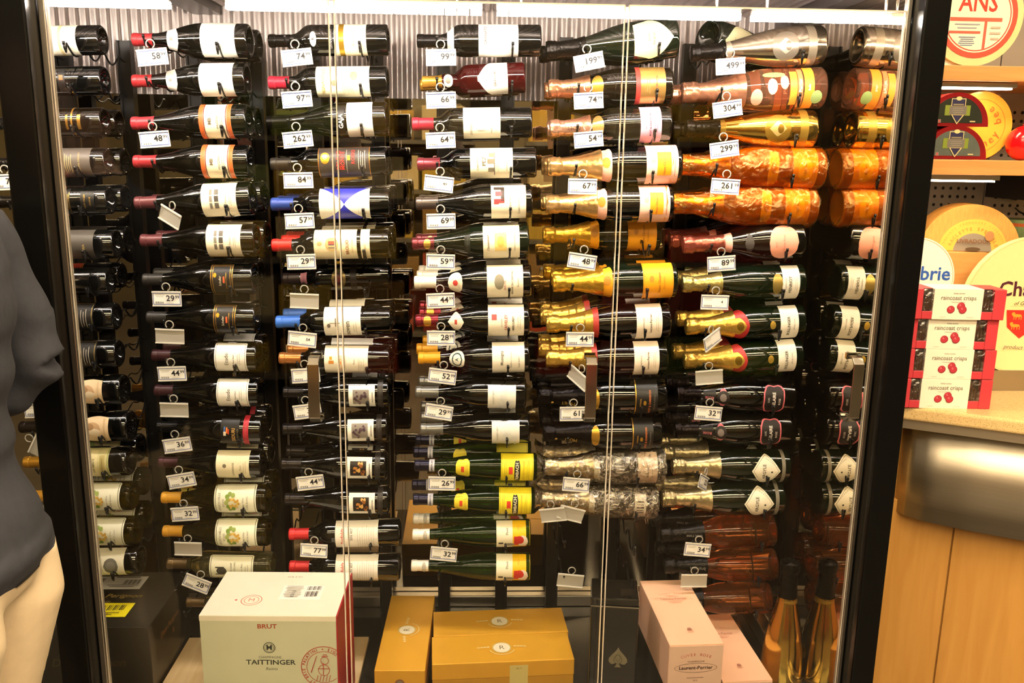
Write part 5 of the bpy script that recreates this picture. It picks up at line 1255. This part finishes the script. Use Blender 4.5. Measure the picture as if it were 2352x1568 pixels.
M_YCH = mat('yellow_rind', '#e8a83a', .35, 0, .08, 22, coat=.3)
disc('rind', (0, 0, R), R, .075, M_YCH, e, bev=.014)
t = Flat((0, 0, R), (1, 0, 0), (0, 0, 1), .001); t.ring(0, 0, R * .78, R * .78, .0016, '#cf7a28'); t.arc_text('honey bee', 0, 0, R * .55, .030, '#c4642c', a_mid=-.45, step=.36, flip=True)
t.obj('stamp', e)
b = MB(); n = 40; vs = []; fs = []; rnd = random.Random(3)
for i in range(n + 1):
    a = -1.1 + 2.6 * i / n
    for j, rr in enumerate((.98, 1.06, 1.12 + .10 * rnd.random())):
        vs.append((R * rr * math.cos(a), .02 + .012 * rnd.random() + .006 * j, R + R * rr * math.sin(a)))
vs = [(x, y, max(z, .002)) for x, y, z in vs]
for i in range(n):
    for j in range(2):
        q = i*3 + j; fs.append((q, q+3, q+4, q+1))
b.add(vs, fs, film('crinkled_shrink_film', (.92, .9, .86, 1), .2, .15, .8, 70), True); b.obj('shrink_film', e)
c0 = P(2368, 330, Yh + .02)
e = empty('waxed_cheese', (c0.x, Yh + .06, zs2t), label='bright red round waxed cheese at the right picture edge', cat='cheese')
b = MB(); Rr = .042; b.lathe([(.001, 0)] + [(Rr * math.sin(PI * i / 14) * (1.0), .047 * (1 - math.cos(PI * i / 14))) for i in range(1, 14)] + [(.001, .094)], mat('bright_red_wax', '#d8141c', .2, 0, .05, 15, coat=.6), 28); b.obj('wax', e)
b = MB(); b.lathe([(.001, .0935), (.006, .094), (.005, .099), (.001, .1)], M_WAX, 12); b.obj('wax_stub', e)

# counter display: half wheel on a wooden block, brie carton, round sign
Yd = 2.46
zbk = P(2230, 578, Yd).z
xa, xb2 = P(2130, 590, Yd).x, P(2335, 590, Yd).x
e = empty('display_block', ((xa + xb2)/2, Yd + .09, ZK), label='oak display block behind the cracker boxes carrying the half cheese wheel', cat='block')
b = MB(); b.box(-(xb2-xa)/2, (xb2-xa)/2, -.10, .10, 0, zbk - ZK, M_OAK); bevel(b.obj('block', e), .002)
for s_ in (-1, 1):
    b = MB(); b.box(-(xb2-xa)/2 + .01, (xb2-xa)/2 - .01, -.1015, -.100, (zbk - ZK) * (.45 + s_ * .22) - .002, (zbk - ZK) * (.45 + s_ * .22) + .002, M_OAKV); b.obj('groove_strip', e)
R = (P(2330, 578, Yd) - P(2225, 578, Yd)).length
e = empty('half_cheese_wheel', (P(2225, 578, Yd).x, Yd, zbk), (0, 0, -.22), 'half wheel of raclette cheese with round paper label on the oak block', 'cheese')
M_RAC = mat('raclette_rind', '#dca04a', .45, 0, .18, 30, coat=.3); M_RAF = mat('raclette_face', '#c8924a', .4, 0, .16, 40, stretch=(6, 1, 1))
disc('rind', (0, 0, 0.0005), R, .10, M_RAF, e, 40, M_RAC, 0, PI, .006)
t = Flat((.008, 0, .002), (1, 0, 0), (0, 0, 1), .0008)
t.ell(0, 0, R * .68, R * .68, '#e8ad4a', a0=0, a1=PI); t.ell(0, 0, R * .38, R * .38, '#d9cbb4', a0=0, a1=PI)
t.arc_text('RACLETTE SPECIALE', 0, 0, R * .47, .0135, '#a8803c', step=.16); t.arc_text('SOCIETE FROMAGERE LIVRADOIS', 0, 0, R * .61, .008, '#a8803c', step=.10)
t.text('LIVRADOUX', 0, .028, .0165, '#7a5030', bold=True); t.ell(R*.30, .045, .012, .014, '#a8784a'); t.ell(.0, .006, .02, .006, '#8a6a48'); t.obj('round_label', e)
# brie carton
Yb2 = 2.40
c0 = P(2098, 640, Yb2); R = (P(2098, 545, Yb2) - c0).length
e = empty('brie_box', (c0.x, Yb2, ZK), label='round white box with blue lettering behind the cracker boxes', cat='box')
zc = c0.z - ZK
b = MB(); b.box(-.045, .045, .004, .035, 0, max(.01, zc - R * .9), M_OAK); b.obj('stand', e)
disc('box', (0, 0, zc), R, .035, paper('#f1eee4'), e, bev=.004)
t = Flat((0, 0, zc), (1, 0, 0), (0, 0, 1), .0008); t.ring(0, 0, R * .97, R * .97, .0012, '#c8a868'); t.text('brie', R*.52, R * .12, .055, '#2c5cb8', bold=True); t.obj('lettering', e)
# round cream sign
Ys = 2.36
c0 = P(2368, 704, Ys); R = (P(2368, 545, Ys) - c0).length; 
e = empty('round_sign', (c0.x, Ys, ZK), label='large round cream cheese sign with red lion crest at right edge', cat='sign')
zc = c0.z - ZK
disc('board', (0, 0, zc), R, .02, paper('#f2dca0'), e, bev=.002)
b = MB(); b.box(-.10, .10, -.004, .03, 0, max(.012, zc - R + .012), M_SILVER); b.obj('base_rail', e)
u = lambda px: (px - 2368) / 159 * R; v = lambda py: (704 - py) / 159 * R
t = Flat((0, 0, zc), (1, 0, 0), (0, 0, 1), .0008); t.ring(0, 0, R * .985, R * .985, .0008, '#c8a868')
t.text('Brie', u(2374), v(588), .046, '#6a2c34'); t.text('Le', u(2362), v(632), .046, '#6a2c34'); t.text('Château', u(2366), v(665), .058, '#4a1c2c', bold=True)
t.text('of Genevieve', u(2362), v(697), .016, '#8a6a4a', shear=.25); t.rect(u(2320), u(2420), v(703.5), v(703), '#b09060')
t.poly([(u(2312), v(712)), (u(2390), v(712)), (u(2386), v(750)), (u(2350), v(778)), (u(2318), v(752))][::-1], '#cf2c24')
for px, py in ((2338, 725), (2336, 748), (2372, 725), (2370, 748)):
    t.ell(u(px), v(py), .013, .0045, '#c89a34'); t.ell(u(px - 9), v(py - 4), .005, .005, '#c89a34')
    for k in (-8, -3, 4, 9): t.rect(u(px + k), u(px + k + 1.6), v(py + 9), v(py), '#c89a34')
t.text('product of France', u(2366), v(800), .017, '#9a8a8a', rot=-.06, shear=.25); t.obj('lettering', e)
# tin and clip at the back
c0 = P(2335, 545, 2.6)
e = empty('patterned_tin', (c0.x + .03, 2.62, ZK), label='tall patterned green and orange tin behind the round sign', cat='tin')
ht = P(2335, 505, 2.58).z - ZK; b = MB(); b.lathe([(.001, 0), (.06, 0), (.06, ht), (.001, ht)], mat('green_tin', '#7f9a68', .35, .2, .25, 30), 32, False); b.obj('can', e)
for k, c in ((.97, '#d0642c'), (.80, '#c8453c'), (.88, '#e9dfc0')):
    b = MB(); b.lathe([(.0605, ht * k - .006), (.0605, ht * k + .004)], paper(c), 32); b.obj('printed_band', e)
for px, py, nm in ((2330, 492, 'lower'), (2345, 305, 'upper')):
    c0 = P(px, py, YB)
    e = empty('display_hook', (c0.x, YB, c0.z), label='round black clip hook on the pegboard, %s of two' % nm, cat='hook', group='clip hooks on the pegboard')
    b = MB(); b.tube([(0, 0, .02), (-.01, -.04, .01), (0, -.08, 0)], .0025, M_BRK); b.obj('wire', e)
    b = MB(); b.lathe([(.001, -.004), (.016, -.004), (.019, .0), (.016, .004), (.001, .004)], M_BRK, 20); o = b.obj('clip', e, (0, -.082, 0), (PI/2, 0, 0))

# ------------------------------------------------------------------ shopper at the left edge, seen from behind the right shoulder
def loft(bm, rings, n=20):
    """rings: list of (centre, axis_a, axis_b) ellipses"""
    vs = []
    for c, a, b_ in rings:
        vs.append([bm.verts.new(Vector(c) + Vector(a) * math.cos(2*PI*i/n) + Vector(b_) * math.sin(2*PI*i/n)) for i in range(n)])
    for r0, r1 in zip(vs, vs[1:]):
        for i in range(n): bm.faces.new((r0[i], r0[(i+1) % n], r1[(i+1) % n], r1[i]))
    bm.faces.new(vs[0][::-1]); bm.faces.new(vs[-1])
def limb(bm, pts, rs, n=14):
    pts = [Vector(p) for p in pts]; rings = []
    for i, p in enumerate(pts):
        t = (pts[min(i+1, len(pts)-1)] - pts[max(i-1, 0)]).normalized()
        s = t.cross(Vector((.1, .9, .2))).normalized(); w = t.cross(s)
        r = rs[i] if isinstance(rs[i], tuple) else (rs[i], rs[i])
        rings.append((p, s * r[0], w * r[1]))
    loft(bm, rings, n)
M_SHIRT = mat('navy_jersey', '#30323b', .85, 0, .12, 60, bump=.3)
M_TROUS = mat('cream_cotton', '#d9c6a6', .8, 0, .05, 40, bump=.2)
M_SKIN = mat('skin', '#c99a7c', .5, 0, .05, 30)
M_SHOE = mat('brown_shoe_leather', '#3c2a1e', .4, 0, .1, 20)
M_HAIR = mat('dark_brown_hair', '#2a1d14', .6, 0, .2, 80, bump=.5, stretch=(1, 1, 6))
px0, py0 = -.892, 1.36
bm = bmesh.new()
# local frame: facing -X, back towards +X; z up from the floor
E = lambda x, y, z, a, b_: ((x, y, z), (a, 0, 0), (0, b_, 0))
loft(bm, [E(.02, 0, .86, .11, .17), E(.025, 0, .93, .135, .185), E(.015, 0, 1.00, .125, .175), E(.0, 0, 1.08, .112, .162), E(.0, 0, 1.18, .115, .168), E(.01, 0, 1.30, .125, .185), E(.015, 0, 1.40, .120, .195), E(.01, 0, 1.47, .098, .175), E(.0, 0, 1.52, .065, .11), E(-.012, 0, 1.56, .052, .06), E(-.025, 0, 1.64, .05, .054)], 28)
loft(bm, [E(-.03, 0, 1.60, .06, .05), E(-.04, 0, 1.65, .085, .066), E(-.035, 0, 1.71, .098, .075), E(-.03, 0, 1.77, .097, .076), E(-.025, 0, 1.81, .08, .064), E(-.02, 0, 1.835, .045, .04)], 24)   # head
limb(bm, [(-.118, 0, 1.725), (-.138, 0, 1.695), (-.125, 0, 1.68)], [.008, .014, .01], 8)           # nose
for s in (-1, 1):
    limb(bm, [(-.02, s * .073, 1.73), (-.012, s * .084, 1.71), (-.018, s * .075, 1.685)], [.010, .014, .008], 8)   # ears
    limb(bm, [(.02, s * .095, .93), (.03, s * .10, .82), (.0, s * .095, .62), (-.005, s * .09, .50), (.02, s * .09, .34), (.015, s * .09, .12), (.01, s * .09, .07)], [(.115, .10), (.115, .098), (.083, .08), (.068, .066), (.066, .062), (.046, .046), (.045, .045)], 18)
    limb(bm, [(.055, s * .09, .045), (-.02, s * .092, .05), (-.10, s * .098, .035), (-.16, s * .10, .028)], [(.035, .035), (.042, .045), (.043, .03), (.03, .02)], 14)
# arms: upper arm back, forearm forward
for s in (-1, 1):
    sh_ = (.01, s * .185, 1.45); el = (.080, s * .235, 1.21); wr = (-.09, s * .20, 1.10)
    limb(bm, [(.0, s * .13, 1.455), sh_, (.045, s * .222, 1.33), el], [.06, .066, .055, .048], 16)
    limb(bm, [el, (.03, s * .225, 1.155), wr], [.048, .044, .029], 16)
    limb(bm, [wr, (-.13, s * .195, 1.09), (-.17, s * .19, 1.085)], [(.026, .022), (.036, .018), (.034, .015)], 12)
    for k in range(4):
        y = s * (.19 + (k - 1.5) * .019); l = (.062, .072, .068, .052)[k]
        limb(bm, [(-.165, y, 1.085), (-.165 - l * .55, y, 1.078), (-.165 - l * .9, y, 1.058), (-.165 - l, y, 1.04)], [.0095, .009, .008, .007], 8)
    limb(bm, [(-.115, s * .165, 1.09), (-.145, s * .145, 1.085), (-.175, s * .142, 1.075)], [.012, .0105, .008], 8)
me0 = bpy.data.meshes.new('body_raw'); bm.to_mesh(me0); bm.free()
tmp = bpy.data.objects.new('tmp', me0); COL.objects.link(tmp)
md = tmp.modifiers.new('r', 'REMESH'); md.mode = 'VOXEL'; md.voxel_size = .009; md.use_smooth_shade = True
ms = tmp.modifiers.new('s', 'SMOOTH'); ms.factor = .5; ms.iterations = 3
dg = bpy.context.evaluated_depsgraph_get(); me = bpy.data.meshes.new_from_object(tmp.evaluated_get(dg)); me.name = 'body'
bpy.data.objects.remove(tmp)
for v in me.vertices:   # soft cloth folds
    c = v.co
    if .95 < c.z < 1.5 and c.x > -.1:
        k = .0035 * math.sin(c.z * 55 + c.y * 9 + 3 * math.sin(c.x * 12)) * (1.5 if 1.1 < c.z < 1.3 else .8); v.co = c + v.normal * k
for v in me.vertices:   # a clean hem
    hz = .955 - .05 * v.co.x / .12
    if abs(v.co.z - hz) < .0055: v.co.z = hz
me.materials.clear()
for m in (M_SHIRT, M_TROUS, M_SKIN, M_SHOE): me.materials.append(m)
for p_ in me.polygons:
    c = p_.center; p_.use_smooth = True
    hem = .955 - .05 * c.x / .12
    if c.z < .085: i = 3
    elif c.x < -.085 and 1.0 < c.z < 1.2 and abs(c.y) > .12: i = 2
    elif c.z < hem: i = 1
    elif c.z < 1.535: i = 0
    else: i = 2
    p_.material_index = i
person = empty('person', (px0, py0, 0), (0, 0, .0), 'person in navy top and cream trousers standing at the left picture edge', 'person')
body = bpy.data.objects.new('body', me); link(body, person)
bm = bmesh.new(); loft(bm, [E(.03, 0, 1.645, .055, .06), E(.01, 0, 1.70, .078, .078), E(-.005, 0, 1.77, .092, .082), E(-.015, 0, 1.82, .085, .070), E(-.02, 0, 1.848, .045, .04)], 24)
hm = bpy.data.meshes.new('hair'); bm.to_mesh(hm); bm.free(); hm.materials.append(M_HAIR)
for p_ in hm.polygons: p_.use_smooth = True
h_ = bpy.data.objects.new('hair', hm); link(h_, person)
md = h_.modifiers.new('s', 'SUBSURF'); md.levels = 1; md.render_levels = 1
for s in (-1, 1):
    b = MB(); b.lathe([(.001, -.009), (.006, -.007), (.009, 0), (.006, .007), (.001, .009)], mat('eye_white', '#efe9e0', .2), 12); b.obj('eye', person, (-.122, s * .03, 1.735))
b = MB(); b.tube([(-.119, -.022, 1.655), (-.127, 0, 1.653), (-.119, .022, 1.655)], [.003, .006, .003], mat('lips', '#a8645a', .5), 8); b.obj('lips', person)
